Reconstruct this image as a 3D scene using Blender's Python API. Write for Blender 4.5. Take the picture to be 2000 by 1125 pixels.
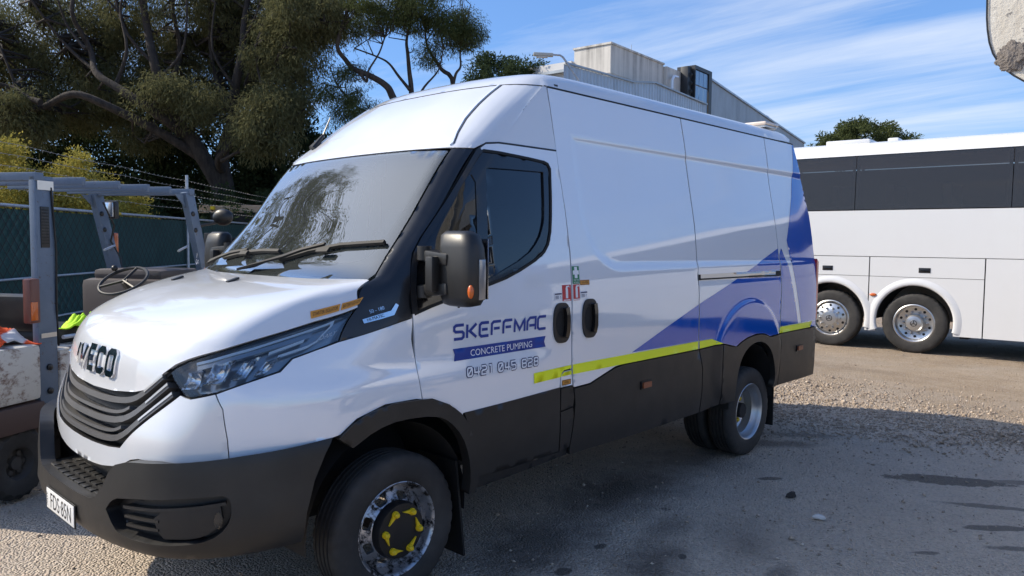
import bpy, bmesh, math, random
import numpy as np
from mathutils import Vector, Matrix
from mathutils.geometry import delaunay_2d_cdt

for o in list(bpy.data.objects): bpy.data.objects.remove(o, do_unlink=True)
SC = bpy.context.scene
COL = SC.collection
R_ = math.radians
random.seed(7); RNG = np.random.default_rng(11)

# ------------------------------------------------------------------ camera
# metres; x runs from the van's nose to its tail, y to the van's right, z up
CAM_POS = Vector((-1.1034, -3.7021, 1.6905))
YAW, PITCH, ROLL, F_PX = 0.7585, 0.0613, -0.0094, 1486.36
fw = Vector((math.cos(PITCH)*math.cos(YAW), math.cos(PITCH)*math.sin(YAW), -math.sin(PITCH)))
rt = fw.cross(Vector((0, 0, 1))).normalized(); dn = fw.cross(rt)
rt2 = rt*math.cos(ROLL) + dn*math.sin(ROLL); dn2 = -rt*math.sin(ROLL) + dn*math.cos(ROLL)
cam = bpy.data.cameras.new('camera'); cam.lens = F_PX/2000*36; cam.sensor_width = 36; cam.clip_start = .05; cam.clip_end = 3000
cam_ob = bpy.data.objects.new('camera', cam); COL.objects.link(cam_ob)
M = Matrix.Identity(4)
for i in range(3):
    M[i][0] = rt2[i]; M[i][1] = -dn2[i]; M[i][2] = -fw[i]; M[i][3] = CAM_POS[i]
cam_ob.matrix_world = M
SC.camera = cam_ob

# ------------------------------------------------------------------ sky and sun
SUN_TO = Vector((-.69, 1.02, .98)).normalized()          # towards the sun
sun_el = math.asin(SUN_TO.z); sun_az = math.atan2(SUN_TO.x, SUN_TO.y)
world = bpy.data.worlds.new('World'); SC.world = world; world.use_nodes = True
nt = world.node_tree; nt.nodes.clear(); L = nt.links.new
def wn(t, **k):
    n = nt.nodes.new(t)
    for a, b in k.items(): setattr(n, a, b)
    return n
out = wn('ShaderNodeOutputWorld'); bg = wn('ShaderNodeBackground'); bg.inputs[1].default_value = .138
sky = wn('ShaderNodeTexSky', sky_type='NISHITA', sun_disc=False, sun_elevation=sun_el, sun_rotation=sun_az, air_density=1.0, dust_density=.0, ozone_density=6.0, altitude=1500)
tc = wn('ShaderNodeTexCoord'); sep = wn('ShaderNodeSeparateXYZ'); L(tc.outputs['Generated'], sep.inputs[0])
def math_(op, a, b=None, c=None):
    n = wn('ShaderNodeMath', operation=op)
    for i, v in enumerate((a, b, c)):
        if v is None: continue
        if isinstance(v, (int, float)): n.inputs[i].default_value = v
        else: L(v, n.inputs[i])
    return n.outputs[0]
zz = math_('ADD', math_('MAXIMUM', sep.outputs[2], 0.0), .10)
px = math_('DIVIDE', sep.outputs[0], zz); py = math_('DIVIDE', sep.outputs[1], zz)
comb = wn('ShaderNodeCombineXYZ'); L(px, comb.inputs[0]); L(py, comb.inputs[1])
mr = wn('ShaderNodeMapping'); L(comb.outputs[0], mr.inputs[0]); mr.inputs['Rotation'].default_value = (0, 0, R_(-90))
mp = wn('ShaderNodeMapping'); L(mr.outputs[0], mp.inputs[0]); mp.inputs['Scale'].default_value = (.36, 1.7, 1); mp.inputs['Location'].default_value = (7.3, 5.2, 0)
n1 = wn('ShaderNodeTexNoise'); n1.inputs['Scale'].default_value = .75; n1.inputs['Detail'].default_value = 9; n1.inputs['Roughness'].default_value = .62; n1.inputs['Distortion'].default_value = .5; L(mp.outputs[0], n1.inputs['Vector'])
mp2 = wn('ShaderNodeMapping'); L(comb.outputs[0], mp2.inputs[0]); mp2.inputs['Scale'].default_value = (.3, .3, 1); mp2.inputs['Location'].default_value = (.4, 2.2, 0)
n2 = wn('ShaderNodeTexNoise'); n2.inputs['Scale'].default_value = .9; n2.inputs['Detail'].default_value = 3; L(mp2.outputs[0], n2.inputs['Vector'])
den = math_('ADD', math_('MULTIPLY', n1.outputs[0], .72), math_('MULTIPLY', n2.outputs[0], .45))
ramp = wn('ShaderNodeValToRGB'); ramp.color_ramp.elements[0].position = .575; ramp.color_ramp.elements[1].position = .80
ramp.color_ramp.elements[0].color = (0, 0, 0, 1); ramp.color_ramp.elements[1].color = (.85, .85, .85, 1); L(den, ramp.inputs[0])
# clear air: the pale horizon glow is held back evenly all round
bw = wn('ShaderNodeRGBToBW'); L(sky.outputs[0], bw.inputs[0]); fac = math_('DIVIDE', 1.25, math_('ADD', 1.0, math_('MULTIPLY', bw.outputs[0], .32)))
sv = wn('ShaderNodeVectorMath', operation='SCALE'); L(sky.outputs[0], sv.inputs[0]); L(fac, sv.inputs['Scale']); st_ = wn('ShaderNodeVectorMath', operation='MULTIPLY'); L(sv.outputs[0], st_.inputs[0]); st_.inputs[1].default_value = (.95, 1.0, 1.05); skyc = st_.outputs[0]
mixc = wn('ShaderNodeMixRGB'); L(ramp.outputs[0], mixc.inputs[0]); L(skyc, mixc.inputs[1]); 
# thin cloud scatters sunlight forward: it brightens towards the sun
vd = wn('ShaderNodeVectorMath', operation='DOT_PRODUCT'); L(tc.outputs['Generated'], vd.inputs[0]); vd.inputs[1].default_value = tuple(SUN_TO)
glow = math_('ADD', 1.0, math_('MULTIPLY', math_('POWER', math_('MAXIMUM', vd.outputs['Value'], 0.0), 6.0), 3.5))
cc = wn('ShaderNodeVectorMath', operation='SCALE'); cc.inputs[0].default_value = (3.5, 3.75, 4.15); L(glow, cc.inputs['Scale']); L(cc.outputs[0], mixc.inputs[2])
# hazy bright air round the sun itself
au = wn('ShaderNodeVectorMath', operation='SCALE'); au.inputs[0].default_value = (7.5, 7.4, 7.0); L(math_('POWER', math_('MAXIMUM', vd.outputs['Value'], 0.0), 8.0), au.inputs['Scale'])
ad = wn('ShaderNodeVectorMath', operation='ADD'); L(mixc.outputs[0], ad.inputs[0]); L(au.outputs[0], ad.inputs[1])
L(ad.outputs[0], bg.inputs[0]); L(bg.outputs[0], out.inputs[0])

sun = bpy.data.lights.new('sun', 'SUN'); sun.energy = 2.95; sun.angle = R_(.53); sun.color = (1, .89, .72)
sun_ob = bpy.data.objects.new('sun', sun); COL.objects.link(sun_ob)
sun_ob.rotation_euler = (-SUN_TO).to_track_quat('-Z', 'Y').to_euler(); sun_ob.location = (0, 0, 30)

SC.view_settings.view_transform = 'Standard'; SC.view_settings.look = 'None'; SC.view_settings.exposure = 0.92; SC.view_settings.gamma = 1
SC.render.engine = 'CYCLES'
SC.cycles.use_denoising = True
SC.cycles.max_bounces = 8; SC.cycles.diffuse_bounces = 3; SC.cycles.glossy_bounces = 4; SC.cycles.transparent_max_bounces = 16
SC.cycles.caustics_reflective = False; SC.cycles.caustics_refractive = False

# ------------------------------------------------------------------ materials
def lin(r, g, b):
    f = lambda c: (c/255/12.92) if c/255 <= .04045 else ((c/255+.055)/1.055)**2.4
    return (f(r), f(g), f(b), 1)
class Mt:
    """small node-tree builder round one Principled BSDF"""
    def __init__(s, name, base=(.5, .5, .5, 1), rough=.5, metal=0., coat=0., spec=.5):
        s.m = bpy.data.materials.new(name); s.m.use_nodes = True; s.t = s.m.node_tree; s.b = s.t.nodes['Principled BSDF']; s.out = s.t.nodes['Material Output']
        if len(base) == 3: base = (*base, 1)
        s.b.inputs['Base Color'].default_value = base; s.b.inputs['Roughness'].default_value = rough; s.b.inputs['Metallic'].default_value = metal
        s.b.inputs['Coat Weight'].default_value = coat; s.b.inputs['Coat Roughness'].default_value = .04; s.b.inputs['Specular IOR Level'].default_value = spec
        s.base = base; s._co = None
    def n(s, t, **k):
        n = s.t.nodes.new(t)
        for a, b in k.items(): setattr(n, a, b)
        return n
    def l(s, a, b): s.t.links.new(a, b)
    def co(s, kind='Object'):
        if s._co is None: s._co = s.n('ShaderNodeTexCoord')
        return s._co.outputs[kind]
    def pos(s): return s.n('ShaderNodeNewGeometry').outputs['Position']
    def noise(s, scale, detail=4, rough=.55, vec=None, stretch=None, dist=0.):
        v = vec if vec is not None else s.co()
        if stretch:
            mp = s.n('ShaderNodeMapping'); s.l(v, mp.inputs[0]); mp.inputs['Scale'].default_value = stretch; v = mp.outputs[0]
        n = s.n('ShaderNodeTexNoise'); n.inputs['Scale'].default_value = scale; n.inputs['Detail'].default_value = detail; n.inputs['Roughness'].default_value = rough; n.inputs['Distortion'].default_value = dist
        s.l(v, n.inputs['Vector']); return n.outputs[0]
    def ramp(s, fac, stops):
        r = s.n('ShaderNodeValToRGB'); e = r.color_ramp.elements
        while len(e) < len(stops): e.new(.5)
        for q, (p, c) in zip(e, stops):
            q.position = p; q.color = (c, c, c, 1) if isinstance(c, (int, float)) else ((*c, 1) if len(c) == 3 else c)
        s.l(fac, r.inputs[0]); return r.outputs[0]
    def mix(s, fac, a, b, mode='MIX'):
        m = s.n('ShaderNodeMixRGB', blend_type=mode)
        for i, v in enumerate((fac, a, b)):
            if isinstance(v, (int, float)): m.inputs[i].default_value = v if i == 0 else (v, v, v, 1)
            elif isinstance(v, tuple): m.inputs[i].default_value = v if len(v) == 4 else (*v, 1)
            else: s.l(v, m.inputs[i])
        return m.outputs[0]
    def math(s, op, a, b=None):
        n = s.n('ShaderNodeMath', operation=op)
        for i, v in enumerate((a, b)):
            if v is None: continue
            if isinstance(v, (int, float)): n.inputs[i].default_value = v
            else: s.l(v, n.inputs[i])
        return n.outputs[0]
    def color(s, c): s.l(c, s.b.inputs['Base Color']); return s
    def rough(s, c): s.l(c, s.b.inputs['Roughness']); return s
    def bump(s, h, strength=.3, dist=.01):
        b = s.n('ShaderNodeBump'); b.inputs['Strength'].default_value = strength; b.inputs['Distance'].default_value = dist
        s.l(h, b.inputs['Height']); s.l(b.outputs[0], s.b.inputs['Normal']); return s
def paint(name, base, rough=.22, coat=.5, dust=.12, dustcol=(.42, .37, .31), bump=.0, ior=1.5):
    m = Mt(name, base, rough, 0, coat); m.b.inputs['Coat IOR'].default_value = ior
    d = m.ramp(m.noise(2.2, 7, .66, stretch=(1, 1, .55)), [(.42, 0.), (.85, 1.)]); f = m.noise(60, 3)
    dd = m.math('MULTIPLY', d, m.math('ADD', m.math('MULTIPLY', f, .8), .4))
    m.color(m.mix(m.math('MULTIPLY', dd, dust), m.base, dustcol)); m.rough(m.math('ADD', m.math('MULTIPLY', dd, .35), rough))
    if bump: m.bump(m.noise(1.3, 2, .4), bump, .02)
    return m.m
def plastic(name, base, rough=.5, var=.35, bump=.15):
    m = Mt(name, base, rough)
    d = m.noise(5, 6, .6); m.color(m.mix(m.ramp(d, [(.4, 0.), (.8, var)]), m.base, (.13, .12, .11)))
    m.rough(m.math('ADD', m.math('MULTIPLY', m.noise(9, 4), .25), rough-.12)); m.bump(m.noise(900, 2), bump, .0006)
    return m.m
def simple(name, base, rough=.5, metal=0., coat=0., spec=.5): return Mt(name, base, rough, metal, coat, spec).m
def glass(name, tint, rough=.0, ior=1.5, dust=0., gain=1.7, dcol=(.55, .62, .58)):
    """one thin pane: Fresnel mirror over a tinted see-through sheet"""
    m = Mt(name); t = m.t; t.nodes.remove(m.b)
    tr = m.n('ShaderNodeBsdfTransparent'); tr.inputs[0].default_value = (*tint, 1); g = m.n('ShaderNodeBsdfGlossy'); g.inputs['Roughness'].default_value = rough
    fr = m.n('ShaderNodeFresnel'); fr.inputs[0].default_value = ior; mx = m.n('ShaderNodeMixShader')
    d = m.math('MULTIPLY', fr.outputs[0], gain); m.l(d, mx.inputs[0]); m.l(tr.outputs[0], mx.inputs[1]); m.l(g.outputs[0], mx.inputs[2]); 
    if dust:      # a diffuse film: road dust, on the coach a painted hazy reflection
        df = m.n('ShaderNodeBsdfDiffuse'); df.inputs[0].default_value = (*dcol, 1); m2 = m.n('ShaderNodeMixShader')
        m.l(m.math('MULTIPLY', m.ramp(m.noise(30, 5, .65, None, (1, 1, .5)), [(.25, .8), (.8, 1.2)]), dust), m2.inputs[0]); m.l(mx.outputs[0], m2.inputs[1]); m.l(df.outputs[0], m2.inputs[2]); mx = m2
    m.l(mx.outputs[0], m.out.inputs[0])
    return m.m
MT = dict(
    white=paint('white_paint', (.745, .79, .85), .30, 1., .02, ior=2.1),  # van white for the shaded flanks, tinted towards sky blue
    white_top=paint('white_paint_lit', (.67, .685, .705), .30, 1., .06, ior=1.9),  # same van white, darkened for the sunlit faces, with a little dust
    grey=plastic('dark_grey_plastic', (.0135, .0128, .0122), .42, .10),
    black=plastic('black_plastic', (.009, .009, .010), .40, .08),
    gloss=simple('gloss_black', (.008, .008, .009), .12, 0, .4),
    blackpaint=paint('satin_black_paint', (.010, .011, .014), .28, .35, .05, (.2, .19, .18)),
    blue=paint('blue_vinyl', (.003, .095, .50), .05, .6, .0, ior=1.7),
    blue_text=simple('blue_print', (.006, .036, .26), .35), navy=simple('navy_print', (.007, .02, .10), .35),
    yellow=paint('yellow_reflective', (.90, .97, .012), .35, .2, .0), white_print=simple('white_print', (.78, .80, .84), .35),
    chrome=simple('chrome', (.72, .73, .75), .10, 1.0), steel=simple('wheel_steel', (.46, .46, .47), .34, .85),
    rubber=plastic('tyre_rubber', (.020, .019, .0185), .72, .35, .4), seal=simple('rubber_seal', (.004, .004, .004), .7),
    orange=simple('orange_print', (.62, .27, .035), .45), ink=simple('black_print', (.01, .01, .01), .5), red=simple('red_print', (.50, .028, .035), .4), green=simple('green_print', (.015, .20, .09), .4),
    amber=simple('amber_lens', (.55, .11, .01), .25, 0, .5), amber_dull=plastic('amber_lens_dull', (.30, .085, .03), .4, .4), redlens=simple('red_lens', (.45, .012, .01), .2, 0, .6),
    clear=glass('clear_lens', (.93, .95, .96), .02, 1.45), windscreen=glass('windscreen_glass', (.62, .74, .69), dust=.040, gain=2.7), tint=glass('tinted_glass', (.10, .135, .18), gain=2.0),
    lampinner=simple('lamp_reflector', (.80, .82, .85), .16, .9), lampdark=simple('lamp_bezel', (.34, .345, .355), .2, .7), drl=simple('light_guide', (.86, .93, 1.0), .15, 0, .6),
    cabin=simple('cabin_trim', (.045, .046, .05), .7), dash=simple('dashboard', (.11, .115, .11), .75), seat=simple('seat_cloth', (.05, .055, .065), .9),
    alu=simple('aluminium_rail', (.62, .60, .57), .35, .8), nutyellow=simple('yellow_plastic', (.72, .50, .015), .38),
)

# ------------------------------------------------------------------ object helpers
def tag(o, label=None, cat=None, group=None, kind=None):
    if label: o['label'] = label
    if cat: o['category'] = cat
    if group: o['group'] = group
    if kind: o['kind'] = kind
    return o
def link(name, me, parent=None, loc=None):
    o = bpy.data.objects.new(name, me); COL.objects.link(o)
    if loc is not None: o.location = loc
    if parent is not None: o.parent = parent
    return o
def empty(name, loc=(0, 0, 0), rz=0., label=None, cat=None, group=None):
    o = bpy.data.objects.new(name, None); o.empty_display_size = .2; COL.objects.link(o); o.location = loc; o.rotation_euler = (0, 0, rz)
    return tag(o, label, cat, group)
def mesh(name, V, F, mat, parent=None, smooth=True, loc=None, angle=None):
    me = bpy.data.meshes.new(name); me.from_pydata([tuple(map(float, v)) for v in V], [], [tuple(int(i) for i in f) for f in F])
    for m in (mat if isinstance(mat, (list, tuple)) else [mat]):
        if m is not None: me.materials.append(m)
    me.update()
    if smooth:
        me.polygons.foreach_set('use_smooth', [True]*len(me.polygons))
        if angle: me.set_sharp_from_angle(angle=R_(angle))
    return link(name, me, parent, loc)
class G:
    """collects boxes, tubes and lathed shapes into one mesh"""
    def __init__(s): s.V = []; s.F = []
    def add(s, V, F):
        n = len(s.V); s.V += [tuple(map(float, v)) for v in V]; s.F += [tuple(int(i)+n for i in f) for f in F]; return s
    def box(s, a, b, M=None, bev=0.):
        (x0, y0, z0), (x1, y1, z1) = a, b
        if bev <= 0:
            V = [(x, y, z) for x in (x0, x1) for y in (y0, y1) for z in (z0, z1)]
            F = [(0, 1, 3, 2), (4, 6, 7, 5), (0, 4, 5, 1), (2, 3, 7, 6), (0, 2, 6, 4), (1, 5, 7, 3)]
        else:
            V, F = bevbox(a, b, bev)
        if M is not None: V = [tuple(M @ Vector(v)) for v in V]
        return s.add(V, F)
    def obox(s, p, q, w, h, up=(0, 0, 1), bev=0.):
        """beam of section w x h from p to q"""
        p, q = Vector(p), Vector(q); d = q-p; ln = d.length; d.normalize(); u = Vector(up); sd = d.cross(u).normalized(); u = sd.cross(d)
        Mx = Matrix.Identity(4)
        for i in range(3): Mx[i][0] = d[i]; Mx[i][1] = sd[i]; Mx[i][2] = u[i]; Mx[i][3] = p[i]
        return s.box((0, -w/2, -h/2), (ln, w/2, h/2), Mx, bev)
    def tube(s, pts, r, n=10, cap=True):
        pts = [Vector(p) for p in pts]; rs = r if isinstance(r, (list, tuple)) else [r]*len(pts)
        V = []; F = []; ref = None
        for i, p in enumerate(pts):
            d = (pts[min(i+1, len(pts)-1)]-pts[max(i-1, 0)]).normalized()
            if ref is None: ref = d.orthogonal().normalized()
            ref = (ref-d*ref.dot(d)); ref = ref.normalized() if ref.length > 1e-6 else d.orthogonal().normalized()
            b = d.cross(ref)
            for k in range(n):
                a = 2*math.pi*k/n; V.append(p+(ref*math.cos(a)+b*math.sin(a))*rs[i])
        for i in range(len(pts)-1):
            for k in range(n): F.append((i*n+k, i*n+(k+1) % n, (i+1)*n+(k+1) % n, (i+1)*n+k))
        if cap: F.append(tuple(range(n))[::-1]); F.append(tuple(range((len(pts)-1)*n, len(pts)*n)))
        return s.add(V, F)
    def lathe(s, prof, n=48, axis='y', M=None, close=False):
        """prof: (radius, along) ; revolved round the axis"""
        V = []; F = []; m = len(prof)
        for k in range(n):
            a = 2*math.pi*k/n; c, sn = math.cos(a), math.sin(a)
            for r, t in prof: V.append((r*c, t, r*sn) if axis == 'y' else ((r*c, r*sn, t) if axis == 'z' else (t, r*c, r*sn)))
        for k in range(n):
            k2 = (k+1) % n
            for i in range(m-1 if not close else m):
                j = (i+1) % m
                if axis == 'y': F.append((k*m+i, k2*m+i, k2*m+j, k*m+j))
                else: F.append((k*m+i, k*m+j, k2*m+j, k2*m+i))
        if M is not None: V = [tuple(M @ Vector(v)) for v in V]
        return s.add(V, F)
    def ball(s, c, r, n=10, m=7, sq=(1, 1, 1)):
        V = []; F = []
        for i in range(m+1):
            t = math.pi*i/m
            for k in range(n):
                a = 2*math.pi*k/n; V.append((c[0]+r*sq[0]*math.sin(t)*math.cos(a), c[1]+r*sq[1]*math.sin(t)*math.sin(a), c[2]+r*sq[2]*math.cos(t)))
        for i in range(m):
            for k in range(n): F.append((i*n+k, (i+1)*n+k, (i+1)*n+(k+1) % n, i*n+(k+1) % n))
        return s.add(V, F)
    def prism(s, poly, h0, h1, axis='y'):
        """extrude a 2-D outline; axis y: poly is (x,z)"""
        n = len(poly); f = (lambda p, h: (p[0], h, p[1])) if axis == 'y' else ((lambda p, h: (p[0], p[1], h)) if axis == 'z' else (lambda p, h: (h, p[0], p[1])))
        V = [f(p, h0) for p in poly]+[f(p, h1) for p in poly]
        F = [tuple(range(n)), tuple(range(n, 2*n))[::-1]]+[(i, i+n, (i+1) % n+n, (i+1) % n) for i in range(n)]
        return s.add(V, F)
    def build(s, name, mat, parent=None, smooth=True, angle=35, loc=None, fix=True):
        o = mesh(name, s.V, s.F, mat, parent, smooth, loc, angle)
        if fix:
            bm = bmesh.new(); bm.from_mesh(o.data); bmesh.ops.recalc_face_normals(bm, faces=bm.faces); bm.to_mesh(o.data); bm.free()
        return o
def bevbox(a, b, bev):
    bm = bmesh.new(); (x0, y0, z0), (x1, y1, z1) = a, b
    vs = [bm.verts.new((x, y, z)) for x in (x0, x1) for y in (y0, y1) for z in (z0, z1)]
    for f in [(0, 1, 3, 2), (4, 6, 7, 5), (0, 4, 5, 1), (2, 3, 7, 6), (0, 2, 6, 4), (1, 5, 7, 3)]: bm.faces.new([vs[i] for i in f])
    bmesh.ops.bevel(bm, geom=bm.edges[:], offset=bev, segments=2, affect='EDGES', profile=.6)
    bm.verts.index_update(); V = [tuple(v.co) for v in bm.verts]; F = [tuple(v.index for v in f.verts) for f in bm.faces]; bm.free()
    return V, F
def pip(pts, poly):
    """points in polygon, vectorised"""
    x, y = pts[:, 0], pts[:, 1]; ins = np.zeros(len(pts), bool); P = np.asarray(poly, float); j = len(P)-1
    for i in range(len(P)):
        xi, yi = P[i]; xj, yj = P[j]
        c = ((yi > y) != (yj > y))
        with np.errstate(divide='ignore', invalid='ignore'): t = (xj-xi)*(y-yi)/(yj-yi)+xi
        ins ^= c & (x < t); j = i
    return ins
def resample(poly, step=1., closed=True):
    P = [np.asarray(p, float) for p in poly]; out = []; n = len(P)
    for i in range(n if closed else n-1):
        a, b = P[i], P[(i+1) % n]; k = max(1, int(math.ceil(np.linalg.norm(b-a)/step)))
        for t in range(k): out.append(a+(b-a)*t/k)
    if not closed: out.append(P[-1])
    return np.array(out)
def roundoff(poly, it=2, keep=35.):
    """Chaikin smoothing that keeps sharp corners (turn above keep degrees)"""
    P = [np.asarray(p, float) for p in poly]
    for _ in range(it):
        n = len(P); o = []
        for i in range(n):
            a, b, c = P[i-1], P[i], P[(i+1) % n]; u, v = b-a, c-b
            ang = math.degrees(abs(math.atan2(u[0]*v[1]-u[1]*v[0], u@v)))
            if ang > keep: o.append(b)
            else: o += [b+(a-b)*.25, b+(c-b)*.25]
        P = o
    return np.array(P)
def inset(poly, g):
    P = np.asarray(poly, float); n = len(P); ar = .5*np.sum(P[:, 0]*np.roll(P[:, 1], -1)-np.roll(P[:, 0], -1)*P[:, 1]); s = 1 if ar > 0 else -1
    out = []
    for i in range(n):
        a, b, c = P[i-1], P[i], P[(i+1) % n]
        u = (b-a)/(np.linalg.norm(b-a)+1e-9); v = (c-b)/(np.linalg.norm(c-b)+1e-9)
        n1 = np.array([-u[1], u[0]])*s; n2 = np.array([-v[1], v[0]])*s; m = n1+n2; d = max(.35, (m@m)/2)
        out.append(b+m/d*g)
    return np.array(out)
def tess(poly, holes=(), su=.04, sz=.04):
    """constrained triangulation of an outline with an even filling of points"""
    S = np.array([su, sz]); loops = [resample(np.asarray(p, float)/S) for p in [poly, *holes]]
    bp = np.concatenate(loops); E = []; k = 0
    for l in loops:
        n = len(l); E += [(k+i, k+(i+1) % n) for i in range(n)]; k += n
    lo, hi = bp.min(0), bp.max(0)
    gx, gy = np.meshgrid(np.arange(math.floor(lo[0])+.5, hi[0], 1.), np.arange(math.floor(lo[1])+.5, hi[1], 1.)); g = np.stack([gx.ravel(), gy.ravel()], -1)
    if len(g):
        ok = pip(g, loops[0])
        for h in loops[1:]: ok &= ~pip(g, h)
        g = g[ok]
    if len(g):
        near = np.zeros(len(g), bool)
        for i in range(0, len(bp), 400): near |= (((g[:, None, :]-bp[None, i:i+400, :])**2).sum(-1) < .2).any(1)
        g = g[~near]
    pts = np.concatenate([bp, g]) if len(g) else bp
    r = delaunay_2d_cdt([Vector(p) for p in pts], E, [], 0, 1e-5)
    V = np.array([tuple(v) for v in r[0]]); F = np.array([f for f in r[2] if len(f) == 3])
    c = V[F].mean(1); ok = pip(c, loops[0])
    for h in loops[1:]: ok &= ~pip(c, h)
    F = F[ok]; A = V[F]; ar = (A[:, 1, 0]-A[:, 0, 0])*(A[:, 2, 1]-A[:, 0, 1])-(A[:, 2, 0]-A[:, 0, 0])*(A[:, 1, 1]-A[:, 0, 1])
    F = np.where((ar < 0)[:, None], F[:, ::-1], F)[np.abs(ar) > 1e-9]
    ec = {}
    for f in F:
        for i in range(3):
            a, b = int(f[i]), int(f[(i+1) % 3]); ec[(a, b)] = 1
    bd = [e for e in ec if (e[1], e[0]) not in ec]
    return V*S, F, bd

# ------------------------------------------------------------------ van bodywork surface: half plan curves at several heights
UK=np.array([0,.25,.43,.58,.72,.83,.95,1.1,1.35,1.75,2.6])
LV={ # z : [(x,y)*11]  half plan curves of the bodywork
.40:[(.03,0),(.036,.25),(.055,.42),(.085,.56),(.13,.69),(.19,.78),(.28,.86),(.40,.915),(.65,.955),(1.1,.972),(2.0,.982)],
.68:[(.015,0),(.02,.25),(.038,.42),(.068,.56),(.115,.69),(.18,.78),(.275,.86),(.40,.92),(.65,.965),(1.1,.99),(2.0,1.0)],
.85:[(.02,0),(.025,.25),(.042,.42),(.072,.56),(.12,.69),(.185,.78),(.278,.865),(.40,.92),(.65,.965),(1.1,.992),(2.0,1.0)],
1.05:[(.075,0),(.08,.25),(.10,.42),(.13,.56),(.17,.69),(.215,.785),(.29,.86),(.42,.912),(.70,.957),(1.1,.987),(2.0,1.0)],
1.15:[(.09,0),(.095,.25),(.115,.42),(.15,.56),(.195,.68),(.25,.77),(.34,.845),(.50,.90),(.75,.943),(1.1,.976),(2.0,1.0)],
1.22:[(.115,0),(.12,.25),(.14,.42),(.175,.56),(.225,.67),(.295,.76),(.40,.832),(.57,.887),(.80,.933),(1.1,.971),(2.0,.999)],
1.30:[(.175,0),(.18,.25),(.20,.42),(.235,.56),(.285,.67),(.365,.765),(.50,.822),(.66,.875),(.85,.921),(1.12,.965),(2.0,.998)],
1.40:[(.39,0),(.395,.25),(.41,.42),(.435,.56),(.475,.68),(.54,.77),(.67,.825),(.81,.868),(.93,.908),(1.15,.953),(2.0,.993)],
1.46:[(.60,0),(.605,.25),(.62,.42),(.64,.56),(.67,.685),(.72,.78),(.82,.835),(.92,.873),(1.01,.91),(1.18,.948),(2.0,.9885)],
1.515:[(.94,0),(.9446,.25),(.953,.42),(.963,.56),(.974,.68),(.985,.78),(1.0,.845),(1.035,.88),(1.09,.912),(1.22,.943),(2.0,.983)],
1.80:[(1.175,0),(1.1808,.25),(1.1907,.41),(1.2028,.545),(1.2157,.66),(1.229,.76),(1.252,.815),(1.285,.85),(1.335,.882),(1.44,.91),(2.0,.945)],
2.17:[(1.45,0),(1.4573,.25),(1.4687,.40),(1.4828,.53),(1.4978,.64),(1.513,.735),(1.54,.785),(1.57,.815),(1.61,.84),(1.70,.86),(2.0,.874)],
2.30:[(1.60,0),(1.605,.25),(1.616,.39),(1.63,.515),(1.647,.62),(1.668,.70),(1.70,.755),(1.735,.79),(1.78,.815),(1.855,.835),(2.06,.852)],
2.45:[(1.785,0),(1.79,.25),(1.802,.385),(1.818,.50),(1.837,.60),(1.86,.675),(1.893,.725),(1.93,.76),(1.975,.788),(2.04,.81),(2.16,.828)],
2.58:[(1.97,0),(1.975,.25),(1.987,.375),(2.005,.485),(2.025,.58),(2.05,.65),(2.082,.70),(2.117,.736),(2.16,.766),(2.215,.79),(2.30,.805)]}
ZL=np.array(sorted(LV)); TB=np.array([LV[z] for z in sorted(LV)])  # (nz,11,2)
WZ=np.array([[.40,.982],[.68,1.0],[.85,1.0],[1.05,1.0],[1.15,1.0],[1.22,.999],[1.30,.998],[1.40,.993],[1.46,.9885],[1.515,.983],[1.80,.945],[2.17,.874],[2.30,.852],[2.45,.828],[2.58,.805]])
def pchip_slopes(x,y):
    h=np.diff(x); sh=(len(x)-1,)+(1,)*(y.ndim-1); h_=h.reshape(sh)
    d=np.diff(y,axis=0)/h_
    m=np.zeros_like(y); 
    if len(x)==2: m[0]=m[1]=d[0]; return m
    w1=2*h_[1:]+h_[:-1]; w2=h_[1:]+2*h_[:-1]
    with np.errstate(divide='ignore',invalid='ignore'):
        mm=(w1+w2)/(w1/d[:-1]+w2/d[1:])
    m[1:-1]=np.where(d[:-1]*d[1:]>0,np.nan_to_num(mm),0)
    m[0]=1.5*d[0]-.5*m[1]; m[-1]=1.5*d[-1]-.5*m[-2]
    return m
def hermite(x0,x1,y0,y1,m0,m1,x):
    h=x1-x0; t=(x-x0)/h; t2=t*t; t3=t2*t
    return (2*t3-3*t2+1)*y0+(t3-2*t2+t)*h*m0+(-2*t3+3*t2)*y1+(t3-t2)*h*m1
KI=list(ZL).index(1.515)
_mA=pchip_slopes(ZL[:KI+1],TB[:KI+1]); _mB=pchip_slopes(ZL[KI:],TB[KI:])
_wm=pchip_slopes(WZ[:,0],WZ[:,1])
def Wside(z):
    z=np.clip(z,.40,2.58); i=np.clip(np.searchsorted(WZ[:,0],z)-1,0,len(WZ)-2)
    return hermite(WZ[i,0],WZ[i+1,0],WZ[i,1],WZ[i+1,1],_wm[i],_wm[i+1],z)
def sstep(a,b,x):
    t=np.clip((x-a)/(b-a),0,1); return t*t*(3-2*t)
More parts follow.
